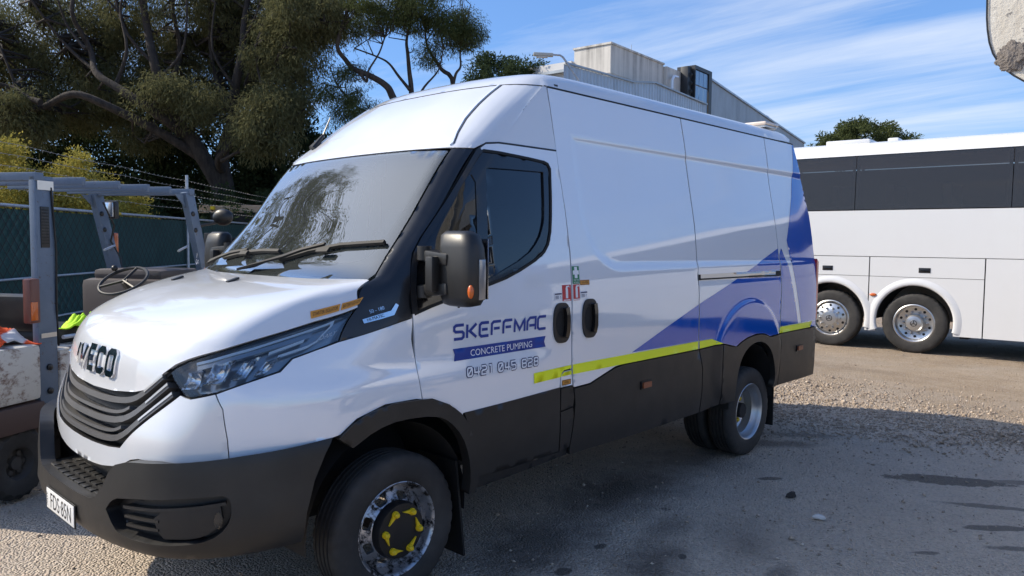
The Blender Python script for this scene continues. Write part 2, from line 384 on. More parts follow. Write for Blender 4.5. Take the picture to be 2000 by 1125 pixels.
def detail(x,z):
    """pressed shapes of the side: recessed upper field, gutter ledge, rear wheel flare, waist crease"""
    d=np.zeros_like(x)
    # recessed field x>2.40, z 1.53..2.305 with a rounded lower front corner
    cxr,czr,r=2.75,1.88,.35
    fx=x-2.40; fz=z-1.53
    dist=np.minimum(fx,fz)
    corner=(x<cxr)&(z<czr)
    dist=np.where(corner,r-np.hypot(x-cxr,z-czr),dist)
    dist=np.minimum(dist,2.305-z)
    d-=.010*sstep(-.014,.034,dist)*sstep(2.0,2.3,x)
    d-=.004*sstep(.0,.02,2.30-z)*0
    # small groove at rail height
    d-=.006*np.exp(-((z-1.448)/.05)**4)*sstep(3.62,3.66,x)*(1-sstep(4.99,5.02,x))
    # waist: lower body swells out below z 1.12 ahead of the B pillar
    d+=.014*(1-sstep(1.02,1.14,z))*(1-sstep(1.7,2.3,x))*sstep(.3,.7,x)
    # rear wheel flare
    rr=np.hypot((x-4.43)/.56,(z-.80)/.46)
    d+=.017*(1-sstep(.93,1.03,rr))
    # rear corner rounding
    d-=.12*np.clip(x-5.45,0,1)**2
    return d
def surf(u,z):
    """bodywork point for plan parameter u (u>0: left, y<0) and height z"""
    u=np.atleast_1d(np.asarray(u,float)); z=np.atleast_1d(np.asarray(z,float)); u,z=np.broadcast_arrays(u,z)
    s=np.where(u<0,1.,-1.); a=np.abs(u); zc=np.clip(z,.40,2.58)
    # control points at this z
    i=np.clip(np.searchsorted(ZL,zc,side='left')-1,0,len(ZL)-2)
    mA=np.zeros_like(TB); mA[:KI+1]=_mA
    mB=np.zeros_like(TB); mB[KI:]=_mB
    up=(i>=KI)[:,None,None]
    m0=np.where(up,mB[i],mA[i]); m1=np.where(up,mB[i+1],mA[i+1])
    cp=hermite(ZL[i][:,None,None],ZL[i+1][:,None,None],TB[i],TB[i+1],m0,m1,zc[:,None,None]) # (n,11,2)
    # extra knot so the end slope runs straight back
    xe=cp[:,-1,0]
    ext=np.stack([xe+.6,Wside(zc)],-1)[:,None,:]; cpx=np.concatenate([cp,ext],1)
    U2=np.concatenate([UK,[UK[-1]+.6]])
    # reflect for even symmetry
    Pm=np.stack([cpx[:,1,0],-cpx[:,1,1]],-1)[:,None,:]; cpx=np.concatenate([Pm,cpx],1); U3=np.concatenate([[-.25],U2])
    y=np.moveaxis(cpx,1,0); m=pchip_like(U3,y)
    j=np.clip(np.searchsorted(U3,np.minimum(a,UK[-1]))-1,1,len(U3)-3); n=np.arange(len(a))
    p=hermite(U3[j][:,None],U3[j+1][:,None],y[j,n],y[j+1,n],m[j,n],m[j+1,n],np.minimum(a,UK[-1])[:,None])
    x=p[:,0]+np.maximum(a-UK[-1],0); w=p[:,1]
    # beyond the last knot follow the side
    w=np.where(a>UK[-1],Wside(zc),w)
    w=w+detail(x,zc)
    return np.stack([x,s*w,z],-1)
def pchip_like(x,y):
    # Catmull-Rom style (non uniform) slopes
    h=np.diff(x).reshape((-1,)+(1,)*(y.ndim-1)); d=np.diff(y,axis=0)/h
    m=np.zeros_like(y); m[1:-1]=(d[:-1]*h[1:]+d[1:]*h[:-1])/(h[1:]+h[:-1]); m[0]=d[0]; m[-1]=d[-1]
    return m
def normal(u,z,e=2e-3):
    a=surf(np.asarray(u)+e,z)-surf(np.asarray(u)-e,z); b=surf(u,np.asarray(z)+e)-surf(u,np.asarray(z)-e)
    n=np.cross(a,b); n/=np.linalg.norm(n,axis=-1,keepdims=True)
    P=surf(u,z)
    # outward: away from the centre line
    o=np.stack([P[:,0]-2.5,P[:,1],P[:,2]*0],-1); o[:,0]=np.where(P[:,0]<1.9,-1.0,0)
    sg=np.sign((n*o).sum(-1)); sg[sg==0]=1
    return n*sg[:,None]
def x2u(x,z):
    """u for a given x on the side (x beyond the nose)"""
    x=np.asarray(x,float); u=x+.6
    for _ in range(12):
        u=u-(surf(u,z)[:,0]-x)*.7
    return u

# ------------------------------------------------------------------ the van
van = empty('cargo_van', (0, 0, 0), 0, 'large white high-roof cargo van with blue and yellow graphics, parked in the foreground', 'van')
def toU(pts):
    p = np.asarray(pts, float); return np.stack([x2u(p[:, 0], p[:, 1]), p[:, 1]], -1)
def place(V2, mode, off, fn=None):
    V2 = np.asarray(V2, float); u = x2u(V2[:, 0], V2[:, 1]) if mode == 'x' else V2[:, 0]
    if fn is not None: return fn(u, V2[:, 1], off)
    return surf(u, V2[:, 1])+normal(u, V2[:, 1])*off, normal(u, V2[:, 1])
def panel(name, pts, mat, parent=None, mode='u', holes=(), off=0., depth=.012, su=.04, sz=.03, gap=0., side=1, fn=None, it=0):
    """a pressed sheet of the bodywork with its turned-in edge"""
    pts = np.asarray(pts, float)
    if it: pts = roundoff(pts, it)
    if gap: pts = inset(pts, gap); holes = [inset(h, -gap*.0) for h in holes]
    V2, F, bd = tess(pts, holes, su, sz)
    P, N = place(V2, mode, off, fn) if fn is None else fn(V2)
    A = P[F]; fn_ = np.cross(A[:, 1]-A[:, 0], A[:, 2]-A[:, 0]); flip = (fn_*N[F[:, 0]]).sum(-1) < 0
    F = np.where(flip[:, None], F[:, ::-1], F); V = [P]; Fs = [tuple(f) for f in F]; n = len(P)
    if depth:
        idx = sorted({i for e in bd for i in e}); m = {v: k for k, v in enumerate(idx)}; k = len(idx)
        V += [P[idx], P[idx]-N[idx]*depth]
        sg = bool(np.median(flip))
        for a, b in bd:
            q = (n+m[a], n+m[b], n+k+m[b], n+k+m[a]); Fs.append(q[::-1] if not sg else q)
    V = np.concatenate(V)
    if side < 0: V = V*np.array([1, -1, 1]); Fs = [f[::-1] for f in Fs]
    return mesh(name, V, Fs, mat, parent)
def both(name, pts, mat, parent=None, **k):
    a = panel(name, pts, mat, parent, **k); me = a.data.copy(); me.transform(Matrix.Scale(-1, 4, (0, 1, 0))); me.flip_normals()
    link(name, me, parent)
    return a
def ribbon(path, w, closed=False):
    P = [np.asarray(p, float) for p in path]; n = len(P); Lf = []; Rt = []
    for i in range(n):
        a = P[i-1] if (i > 0 or closed) else P[i]; c = P[(i+1) % n] if (i < n-1 or closed) else P[i]; b = P[i]
        u = (b-a)/(np.linalg.norm(b-a)+1e-12) if (i > 0 or closed) else (c-b)/(np.linalg.norm(c-b)+1e-12)
        v = (c-b)/(np.linalg.norm(c-b)+1e-12) if (i < n-1 or closed) else u
        n1 = np.array([-u[1], u[0]]); n2 = np.array([-v[1], v[0]]); m = n1+n2; d = max(.5, (m@m)/2); m = m/d
        ww = w[i] if isinstance(w, (list, tuple)) else w
        Lf.append(b+m*ww/2); Rt.append(b-m*ww/2)
    V = Lf+Rt; F = [(i, (i+1) % n, (i+1) % n+n, i+n) for i in range(n if closed else n-1)]
    return np.array(V), F
def strips(name, paths, mat, parent, mode='x', off=.002, depth=0., side=1, fn=None, angle=40):
    """flat or raised ribbons laid on the bodywork; paths: (points, width[, closed])"""
    g = G()
    for it in paths:
        path, w = it[0], it[1]; cl = len(it) > 2 and it[2]
        if not isinstance(w, (list, tuple)): path = resample(path, .03, cl)
        V2, F = ribbon(path, w, cl); P, N = place(V2, mode, off) if fn is None else fn(V2)
        n = len(V2)//2; k = n if cl else n-1
        A = P[[F[0][0], F[0][1], F[0][2]]]; fl = np.dot(np.cross(A[1]-A[0], A[2]-A[0]), N[F[0][0]]) < 0
        F = [f[::-1] if fl else f for f in F]
        if depth:
            m = len(P); P2 = np.concatenate([P, P-N*depth]); F = list(F)
            for i in range(k):
                j = (i+1) % n
                F += [(i, j, j+m, i+m), (i+n, i+n+m, j+n+m, j+n)]
            if not cl: F += [(0, m, m+n, n), (n-1, n-1+n, n-1+n+m, n-1+m)]
            g.add(P2, F)
        else: g.add(P, F)
    if side < 0: g.V = [(x, -y, z) for x, y, z in g.V]
    return g.build(name, mat, parent, True, angle, fix=bool(depth))
def textmesh(s, size=1., align='LEFT', xs=1.):
    cu = bpy.data.curves.new('t', 'FONT'); cu.body = s; cu.size = size; cu.align_x = align; cu.resolution_u = 3
    o = bpy.data.objects.new('t', cu); COL.objects.link(o); dg = bpy.context.evaluated_depsgraph_get(); me = o.evaluated_get(dg).to_mesh()
    V = np.array([v.co[:2] for v in me.vertices])*np.array([xs, 1.]); F = [tuple(p.vertices) for p in me.polygons]
    o.evaluated_get(dg).to_mesh_clear(); bpy.data.objects.remove(o); bpy.data.curves.remove(cu)
    return V, F
def decal_text(name, s, org, size, mat, parent, mode='x', off=.003, rot=0., align='LEFT', xs=1., sx=1.):
    V, F = textmesh(s, size, align, xs); c, sn = math.cos(rot), math.sin(rot)
    V2 = np.stack([org[0]+(V[:, 0]*c-V[:, 1]*sn)*sx, org[1]+V[:, 0]*sn+V[:, 1]*c], -1)
    P, N = place(V2, mode, off)
    A = P[list(F[0][:3])]; fl = np.dot(np.cross(A[1]-A[0], A[2]-A[0]), N[F[0][0]]) < 0
    return mesh(name, P, [f[::-1] if fl else f for f in F], mat, parent, False)

# ---- outlines on the surface: (u, z) round the nose, (x, z) along the side
HOODB = [(0, 1.021), (.217, 1.029), (.412, 1.046), (.478, 1.061), (.536, 1.098), (.593, 1.142), (.648, 1.178), (.708, 1.201), (.824, 1.241), (.929, 1.284), (.986, 1.308), (1.053, 1.338), (1.232, 1.392), (1.02, 1.472), (.936, 1.510), (.895, 1.513)]
mir = lambda P: [(-u, z) for u, z in P[::-1] if u > 1e-6]
HOOD = HOODB+mir(HOODB)
LAMP = [(.632, 1.147), (.658, 1.168), (.729, 1.197), (.892, 1.260), (1.039, 1.325), (1.222, 1.381), (1.262, 1.252), (1.174, 1.226), (1.101, 1.199), (1.088, 1.152), (.988, 1.118), (.878, 1.083), (.765, 1.059), (.739, 1.063), (.706, 1.084), (.66, 1.119)]
PILLAR = [(1.232, 1.386), (.945, 1.512), (.930, 1.534), (.915, 1.616), (.905, 1.885), (.925, 2.160), (1.419, 2.161), (1.31, 1.879), (1.238, 1.707), (1.269, 1.634), (1.401, 1.57), (1.635, 1.476), (1.744, 1.333), (1.268, 1.250)]
ARCH_O = [(.698, .851), (.793, .919), (.937, .960), (1.11, .961), (1.202, .950), (1.309, .906), (1.394, .840), (1.446, .745), (1.492, .621), (1.504, .538), (1.489, .44)]
ARCH_I = [(.765, .80), (.879, .859), (1.012, .884), (1.211, .872), (1.299, .831), (1.379, .748), (1.425, .644), (1.446, .525), (1.44, .44)]
DOORF = [(1.145, .954), (1.129, 1.053), (1.124, 1.142), (1.124, 1.339), (1.134, 1.476), (1.151, 1.57), (1.177, 1.634), (1.234, 1.707), (1.385, 1.879), (1.613, 2.158), (1.676, 2.196), (1.766, 2.206), (2.246, 2.206)]
# hood, front panel, wings, lamps, pillars
panel('hood', HOOD, MT['white_top'], van, su=.03, sz=.010, gap=.003, depth=.02)
for u, z in ((-.507, 1.467), (.069, 1.479)):
    P = surf(u, z)[0]; g = G(); g.box((-.035, -.014, 0), (.03, .014, .012), Matrix.Translation(P) @ Matrix.Rotation(-.3, 4, 'Y'), .005); g.build('washer_nozzle', MT['black'], van)
FP = [(0, .705), (.13, .709), (.231, .717), (.333, .732), (.424, .755), (.484, .783), (.539, .795), (.70, .798), (.863, .810), (.951, .815), (.943, .898), (.919, 1.019), (.878, 1.078), (.765, 1.054), (.735, 1.058), (.708, 1.065), (.568, .960), (.489, .897), (.401, .823), (.3, .812), (.119, .803), (0, .801)]
FPM = FP[:-1]+[(0, .801)]
front = [p for p in FP[1:-1]]; loop = [FP[0]]+front+[FP[-1]]+[(-u, z) for u, z in front[::-1]]
panel('front_panel', loop, MT['white_top'], van, su=.03, sz=.02, gap=.002, depth=.05)
WING = [(.880, 1.078), (.988, 1.115), (1.088, 1.149), (1.101, 1.196), (1.174, 1.223), (1.266, 1.250), (1.744, 1.333)]
W2 = [tuple(p) for p in toU([(1.124, 1.142), (1.129, 1.053), (1.145, .954), (1.11, .961), (.937, .960), (.793, .919), (.712, .862)])]
both('front_wing', WING+W2+[(1.187, .820), (.951, .815), (.943, .898), (.919, 1.019)], MT['white'], van, su=.03, sz=.02, gap=.0022, depth=.02)
both('pillar_trim', PILLAR, MT['blackpaint'], van, su=.03, sz=.02, gap=.002, depth=.02)
# headlamps
for sd in (1, -1):
    hl = panel('headlight', LAMP, MT['lampdark'], van, su=.03, sz=.015, off=-.055, depth=-.054, side=sd)
    panel('lens', inset(LAMP, .002), MT['clear'], hl, su=.03, sz=.015, off=-.002, depth=0, side=sd)
    strips('light_guide', [([(.745, 1.190), (.80, 1.205), (.92, 1.245), (1.05, 1.298), (1.145, 1.338), (1.160, 1.322), (1.150, 1.262), (1.125, 1.243), (1.04, 1.212)], .011), ([(1.0, 1.226), (1.09, 1.268)], .013)], MT['drl'], hl, 'u', -.014, .012, sd)
    strips('bezel', [([(.75, 1.175), (.90, 1.222), (1.02, 1.262), (1.10, 1.29)], .02)], MT['lampdark'], hl, 'u', -.02, .02, sd)
    for (a, b, c, d_) in ((.72, .80, 1.085, 1.165), (.815, .905, 1.11, 1.20), (.925, .985, 1.125, 1.21), (1.0, 1.05, 1.14, 1.205)):
        panel('reflector', [(a, c), (b-.01, c+.012), (b, d_), (a+.012, d_-.012)], MT['lampinner'], hl, off=-.05, depth=-.02, side=sd, it=1,
              fn=lambda V2, a=a, b=b, c=c, d_=d_: (surf(V2[:, 0], V2[:, 1])+normal(V2[:, 0], V2[:, 1])*(-.05+.042*(((V2[:, 0]-(a+b)/2)/((b-a)/2))**2+((V2[:, 1]-(c+d_)/2)/((d_-c)/2))**2).clip(0, 1.2)*.8)[:, None], normal(V2[:, 0], V2[:, 1])), su=.012, sz=.012)
    if sd > 0: decal_text('lettering', 'DAILY', (1.155, 1.262), .026, MT['white_print'], hl, 'u', -.004, .30)
# grille with its bars
GR = [(0, .800), (.119, .802), (.3, .811), (.401, .822), (.489, .896), (.568, .959), (.704, 1.064), (.70, 1.082), (.656, 1.117), (.630, 1.146), (.62, 1.16), (.593, 1.146), (.536, 1.102), (.478, 1.065), (.412, 1.050), (.217, 1.033), (0, 1.025)]
gloop = [GR[0]]+GR[1:-1]+[GR[-1]]+[(-u, z) for u, z in GR[1:-1][::-1]]
grille = panel('grille', gloop, MT['black'], van, su=.04, sz=.03, off=-.055, depth=-.053)
mk = lambda h, e: [(-u, z) for u, z in h[::-1]][:-1]+h if e else h
def bar(h): return [(-u, z) for u, z in h[:0:-1]]+h
BARS = [([(0, .992), (.18, .995), (.34, 1.006), (.42, 1.022), (.48, 1.054), (.54, 1.095), (.585, 1.128)], .024), ([(0, .945), (.18, .948), (.30, .955), (.36, .966), (.40, .985)], .013),
        ([(0, .912), (.2, .915), (.36, .930), (.44, .960), (.51, 1.012), (.58, 1.065), (.625, 1.098)], .025), ([(0, .868), (.18, .871), (.29, .878), (.35, .890), (.385, .905)], .013), ([(0, .834), (.2, .838), (.35, .852), (.43, .885), (.50, .942), (.58, 1.005), (.66, 1.065)], .025)]
GRL = plastic('grille_grey', (.105, .104, .104), .34)
for h, w in BARS:
    b = roundoff(bar(h), 1, 80); ws = w
    def fnb(V2): P, N = place(V2, 'u', 0); return P+N*-.002, N
    strips('grille_bar', [(b, w)], GRL, grille, 'u', 0, .05, fn=fnb)
for h, w in (BARS[0], BARS[2], BARS[4]):
    for s in (1, -1): strips('bright_tip', [([(s*u, z+.004) for u, z in h[-3:]], .009)], MT['alu'], grille, 'u', .002, .006)
# chrome lettering on the nose
LT = {'I': [[(0, 0), (0, 1)]], 'V': [[(0, 1), (.38, 0), (.76, 1)]], 'E': [[(.62, 1), (0, 1), (0, 0), (.62, 0)], [(0, .5), (.55, .5)]], 'C': [[(.68, .78), (.68, .9), (.55, 1), (.13, 1), (0, .88), (0, .12), (.13, 0), (.55, 0), (.68, .1), (.68, .22)]],
      'O': [[(.13, 0), (0, .12), (0, .88), (.13, 1), (.58, 1), (.71, .88), (.71, .12), (.58, 0)]]}
x0 = -.248; H = .092; bz = 1.097
paths = []
for ch, wd in (('I', .0), ('V', .76), ('E', .62), ('C', .68), ('O', .71)):
    for st in LT[ch]: paths.append(([(x0+p[0]*.102, bz+p[1]*H) for p in st], .026, ch == 'O'))
    x0 += wd*.102+.044
strips('badge_lettering', paths, MT['chrome'], van, 'u', .012, .014)

# windscreen with its black border, wipers
WS = [(0, 1.500), (.5, 1.500), (.90, 1.508), (.915, 1.534), (.898, 1.616), (.888, 1.885), (.905, 2.150), (.55, 2.163), (0, 2.163)]
ws = WS[:-1]+[(0, 2.163)]+[(-u, z) for u, z in WS[1:-1][::-1]]
wind = panel('windscreen', ws, MT['windscreen'], van, su=.05, sz=.04, gap=.003, depth=0)
IN = [(0, 1.575), (.45, 1.578), (.70, 1.590), (.755, 1.625), (.772, 1.69), (.79, 1.885), (.812, 2.09), (.785, 2.122), (.55, 2.132), (0, 2.125)]
inn = [IN[0]]+IN[1:-1]+[IN[-1]]+[(-u, z) for u, z in IN[1:-1][::-1]]
panel('glass_border', inset(ws, .004), MT['gloss'], wind, su=.05, sz=.04, off=-.006, depth=0, holes=[roundoff(inn, 2, 70)])
def wiper(arm, blade):
    w = link('wiper', None, van); w.empty_display_size = .1
    strips('wiper_arm', [(arm, [.022]+[.014]*(len(arm)-2)+[.010])], MT['seal'], w, 'u', .034, .012)
    strips('wiper_blade', [(blade, .013)], MT['seal'], w, 'u', .024, .020)
    strips('blade_clip', [(((np.array(blade[0])*.55+np.array(blade[-1])*.45)-np.array([.05, .0]), (np.array(blade[0])*.55+np.array(blade[-1])*.45)+np.array([.05, .003])), .020)], MT['seal'], w, 'u', .036, .014)
wiper([(-.875, 1.532), (-.75, 1.562), (-.60, 1.592), (-.39, 1.612)], [(-.70, 1.567), (-.39, 1.606), (-.20, 1.616), (-.035, 1.617)])
wiper([(-.157, 1.510), (.068, 1.583), (.20, 1.622), (.369, 1.651)], [(.04, 1.572), (.25, 1.622), (.50, 1.655), (.826, 1.671)])
panel('cowl', [(-1.0, 1.47), (1.0, 1.47), (.93, 1.512), (-.93, 1.512)], MT['black'], van, off=-.018, depth=.02, su=.05, sz=.01)

# roof: front cap and long roof skin
CAP = [(0, 2.170), (.55, 2.170), (.925, 2.166), (1.419, 2.167)]+[tuple(p) for p in toU([(1.676, 2.202), (1.766, 2.212), (2.246, 2.212), (2.240, 2.26), (2.236, 2.308), (2.234, 2.36), (2.231, 2.41), (2.229, 2.45), (2.227, 2.49), (2.225, 2.53), (2.223, 2.576)])]+[(2.2, 2.577), (1.75, 2.577), (1.35, 2.577), (1.1, 2.577), (.83, 2.577), (.43, 2.577), (0, 2.577)]
caps = CAP[:-1]+[(0, 2.577)]+[(-u, z) for u, z in CAP[1:-1][::-1]]
panel('roof_cap', caps, MT['white_top'], van, su=.035, sz=.02, depth=.006)
rb = surf(np.array([0, .12, .25, .34, .43, .5, .58, .65, .72, .78, .83, .9, .95, 1.02, 1.1, 1.2, 1.35, 1.5, 1.75, 2.1, 2.6]), 2.578)[:, :2]
half = [(x, y) for x, y in rb]+[(x, -.805) for x in (2.6, 3.2, 3.8, 4.4, 5.0)]+[(5.50, -.80), (5.56, -.78)]
rloop = half+[(5.575, 0)]+[(x, -y) for x, y in half[::-1][:-1]]
fx_y, fx_x = np.abs(rb[:, 1]), rb[:, 0]
def roof_z(V2):
    x, y = V2[:, 0], np.abs(V2[:, 1]); e = np.clip(.805-y, 0, 1); d = np.clip(x-np.interp(y, fx_y, fx_x), 0, 9); t = np.clip(5.575-x, 0, 9)
    hs = .118*(1-np.exp(-e/.045))+.10*e; hf = .25*(1-np.exp(-d*.72/.25)); hr = .20*(1-np.exp(-t*2.5/.20))
    sm = (np.maximum(hs, 1e-5)**-3+np.maximum(hf, 1e-5)**-3+np.maximum(hr, 1e-5)**-3)**(-1/3)
    rib = .006*sstep(.3, .32, np.abs(((x-2.9)/.55) % 1-.5))*(x > 2.9)*(x < 5.3)*(y < .55)
    z = 2.578+sm+rib; P = np.stack([x, V2[:, 1], z], -1); return P, np.tile([0, 0, 1.], (len(x), 1))
panel('roof', rloop, MT['white_top'], van, su=.045, sz=.035, depth=.004, fn=roof_z)
for s in (1, -1):   # drip mouldings along the cap edge
    strips('roof_moulding', [([(s*.885, 2.185), (s*.835, 2.25), (s*.79, 2.34), (s*.772, 2.436), (s*.768, 2.52), (s*.775, 2.575)], .022)], MT['white'], van, 'u', .006, .01)
    strips('moulding_seal', [([(s*.910, 2.188), (s*.86, 2.25), (s*.815, 2.34), (s*.797, 2.436), (s*.793, 2.52), (s*.80, 2.575)], .009)], MT['seal'], van, 'u', .002, .004)
    for x0_, x1_ in ((2.23, 5.56),): strips('roof_seam', [([(x, 2.574) for x in np.arange(x0_, x1_, .2)]+[(x1_, 2.572)], .010)], MT['seal'], van, 'x', .0015, .004, s)
    strips('cap_seam', [([(1.80, 2.578), (2.0, 2.577), (2.222, 2.576)], .006)], MT['seal'], van, 'x', .0015, .003, s)
# aerial
P0 = surf(-.785, 2.274)[0]; g = G()
g.tube([P0, P0+Vector((.04, .0, .055)), P0+Vector((.075, 0, .10))], [.032, .018, .009], 10); g.tube([P0+Vector((.072, 0, .095)), P0+Vector((.13, 0, .22))], [.006, .004], 6); g.build('aerial', MT['black'], van)
# low beacon bar at the tail of the roof
g = G(); g.box((5.24, -.70, 2.70), (5.47, -.50, 2.722), None, .01); bb = g.build('beacon_bar', MT['alu'], van)
g = G(); g.box((5.22, -.71, 2.720), (5.49, -.49, 2.752), None, .018); g.build('lens', simple('beacon_lens', (.75, .62, .5), .2, 0, .5), bb)

# ---- doors and side panels, both flanks
WIN = [(1.140, 1.347), (1.26, 1.385), (1.586, 1.461), (1.771, 1.508), (2.019, 1.612), (2.094, 1.696), (2.137, 1.896), (2.172, 2.099), (2.155, 2.128), (2.114, 2.140), (1.666, 2.165), (1.63, 2.150), (1.395, 1.868), (1.244, 1.699), (1.187, 1.63), (1.160, 1.57), (1.144, 1.476)]
QG = [(1.300, 1.425), (1.53, 1.490), (1.572, 1.82), (1.588, 1.99), (1.565, 2.028), (1.52, 2.01), (1.459, 1.915), (1.34, 1.765), (1.293, 1.68), (1.287, 1.55)]
DG = [(1.604, 1.497), (1.64, 1.510), (1.90, 1.612), (2.005, 1.70), (2.052, 1.78), (2.070, 1.837), (2.110, 2.078), (1.668, 2.070)]
SPL = .006
DU = DOORF+[(2.252, 1.621), (2.241, 1.206), (2.246, .972), (2.18, .968), (2.155, .955), (2.145, .93), (2.143, .876), (1.397, .851), (1.394, .840), (1.309, .906), (1.202, .950)]
DL = [(1.398, .856), (2.143, .880), (2.143, .514), (1.512, .511), (1.504, .538), (1.492, .621), (1.446, .745)]
for sd in (1, -1):
    d = panel('front_door', DU, MT['white'], van, 'x', holes=[WIN], su=.03, sz=.03, gap=.0026, depth=.03, side=sd)
    panel('door_cladding', DL, MT['grey'], d, 'x', su=.05, sz=.04, off=.004, gap=.002, depth=.02, side=sd)
    panel('window_frame', WIN, MT['gloss'], d, 'x', holes=[roundoff(QG, 1), roundoff(DG, 1, 70)], su=.03, sz=.03, off=-.003, gap=.001, depth=.014, side=sd)
    panel('quarter_glass', roundoff(QG, 1), MT['tint'], d, 'x', su=.05, sz=.05, off=-.008, depth=0, side=sd)
    panel('window_glass', roundoff(DG, 1, 70), MT['tint'], d, 'x', su=.05, sz=.05, off=-.014, depth=0, side=sd)
    strips('window_seal', [(roundoff(inset(WIN, .004), 1), .014, True)], MT['seal'], d, 'x', .003, .006, sd)
    strips('door_frame_trim', [([(1.60, 2.150), (1.676, 2.199), (1.766, 2.209), (2.0, 2.209), (2.243, 2.209)], .008)], MT['amber_dull'] if 0 else MT['grey'], d, 'x', .002, .006, sd)
    strips('frame_cover', [([(1.136, 1.350), (1.143, 1.476), (1.160, 1.568), (1.186, 1.630), (1.242, 1.703), (1.393, 1.872), (1.612, 2.140), (1.64, 2.160)], .030)], MT['blackpaint'], d, 'x', .004, .008, sd)
    panel('sill', [(1.495, .507), (2.236, .512), (2.236, .472), (1.492, .445)], MT['black'], van, 'x', off=-.012, depth=.05, side=sd)
    panel('fuel_flap', [(2.149, .874), (2.149, .93), (2.158, .952), (2.18, .963), (2.243, .966), (2.258, .876)], MT['white'], van, 'x', gap=.0015, depth=.02, side=sd)
    panel('fuel_flap_cladding', [(2.149, .871), (2.258, .873), (2.270, .80), (2.262, .752), (2.149, .742)], MT['grey'], van, 'x', off=.004, gap=.0015, depth=.02, side=sd)
    panel('pillar_cladding', [(2.149, .738), (2.262, .748), (2.268, .693), (2.240, .52), (2.149, .514)], MT['grey'], van, 'x', off=.004, gap=.0015, depth=.02, side=sd)
    # sliding door, fixed panel, tail quarter
    sl = panel('sliding_door', [(2.228, 2.571), (2.240, 2.308), (2.258, 1.621), (2.247, 1.206), (2.252, .966), (2.264, .876), (2.271, .860), (2.418, .865), (2.665, .933), (2.75, .942), (3.663, .946), (3.652, 1.242), (3.657, 1.493), (3.676, 1.779), (3.685, 2.214), (3.665, 2.571)], MT['white'], van, 'x', su=.024, sz=.018, gap=.0024, depth=.03, side=sd)
    panel('door_cladding', [(2.268, .855), (2.418, .860), (2.665, .928), (2.75, .937), (3.663, .941), (3.716, .801), (3.716, .654), (3.698, .487), (2.899, .470), (2.250, .472), (2.242, .50), (2.274, .693), (2.281, .761)], MT['grey'], sl, 'x', su=.06, sz=.05, off=.004, gap=.002, depth=.03, side=sd)
    fx = panel('side_panel', [(3.672, 2.571), (3.692, 2.214), (3.683, 1.779), (3.664, 1.493), (3.659, 1.242), (3.670, .946), (3.987, .956), (4.19, .915), (4.25, .94), (4.36, .968), (4.514, .984), (4.65, .978), (4.76, .945), (4.84, .948), (4.945, .952), (4.972, 1.0), (4.988, 1.30), (4.990, 1.59), (4.990, 2.312), (4.985, 2.571)], MT['white'], van, 'x', su=.024, sz=.018, gap=.0024, depth=.03, side=sd)
    panel('side_cladding', [(3.670, .941), (3.982, .951), (3.972, .624), (3.985, .503), (3.705, .487), (3.722, .654), (3.722, .801)], MT['grey'], van, 'x', su=.06, sz=.05, off=.004, gap=.002, depth=.03, side=sd)
    qt = panel('rear_quarter', [(4.992, 2.571), (4.997, 2.312), (4.997, 1.59), (4.995, 1.30), (4.979, 1.0), (4.952, .952), (5.70, .956), (5.742, .956), (5.742, 1.95), (5.69, 2.20), (5.640, 2.36), (5.570, 2.571)], MT['white'], van, 'x', su=.024, sz=.018, gap=.0024, depth=.03, side=sd)
    panel('rear_cladding', [(4.952, .947), (5.742, .951), (5.745, .80), (5.735, .515), (4.975, .515), (4.985, .62), (5.012, .88)], MT['grey'], van, 'x', su=.06, sz=.05, off=.004, gap=.002, depth=.03, side=sd)
    AR = [(3.988, .951), (4.19, .910), (4.25, .935), (4.36, .963), (4.514, .979), (4.65, .973), (4.76, .940), (4.84, .943), (4.943, .947), (5.006, .88), (4.979, .62), (4.968, .515), (4.868, .51), (4.872, .60), (4.855, .70), (4.80, .815), (4.70, .89), (4.56, .925), (4.42, .905), (4.31, .85), (4.24, .76), (4.205, .65), (4.195, .50), (3.990, .503), (3.977, .624)]
    panel('rear_arch_cladding', roundoff(AR, 1, 45), MT['grey'], van, 'x', su=.03, sz=.03, off=.005, gap=.002, depth=.045, side=sd)
    panel('arch_moulding', ARCH_O+ARCH_I[::-1], MT['grey'], van, 'x', su=.03, sz=.02, off=.016, gap=.0, depth=.06, side=sd, it=1)
    # slide rail
    rl = panel('slide_rail', [(3.662, 1.427), (4.985, 1.423), (4.985, 1.473), (3.662, 1.470)], MT['alu'], van, 'x', off=.002, depth=.012, side=sd)
    strips('rail_slot', [([(3.664, 1.436), (4.93, 1.434)], .011), ([(4.905, 1.448), (4.99, 1.448)], .042), ([(3.662, 1.449), (3.69, 1.449)], .04)], MT['seal'], rl, 'x', .0045, 0, sd)
    strips('seam_line', [([(3.667, 2.56), (3.688, 2.214), (3.679, 1.779), (3.660, 1.493), (3.655, 1.242), (3.667, .946)], .006)], MT['seal'], fx, 'x', -.004, 0, sd)
    # handles
    for (a, b, c, e) in ((2.080, 2.224, 1.127, 1.352), (2.337, 2.477, 1.135, 1.362)):
        w, h = b-a, e-c; xc, zc = (a+b)/2, (c+e)/2
        pl = [(xc+w/2*math.copysign(abs(math.cos(t))**.55, math.cos(t))*(1-.14*abs(math.sin(t))**3), zc+h/2*math.copysign(abs(math.sin(t))**.75, math.sin(t))) for t in np.linspace(0, 2*math.pi, 33)[:-1]]
        hd = panel('door_handle', pl, MT['black'], van, 'x', su=.02, sz=.02, off=.010, depth=.014, side=sd)
        panel('handle_recess', [(xc-.052+.034*math.cos(t)+.03, zc+.068*math.sin(t)) for t in np.linspace(0, 2*math.pi, 25)[:-1]], MT['seal'], hd, 'x', su=.02, sz=.02, off=.0115, depth=0, side=sd)
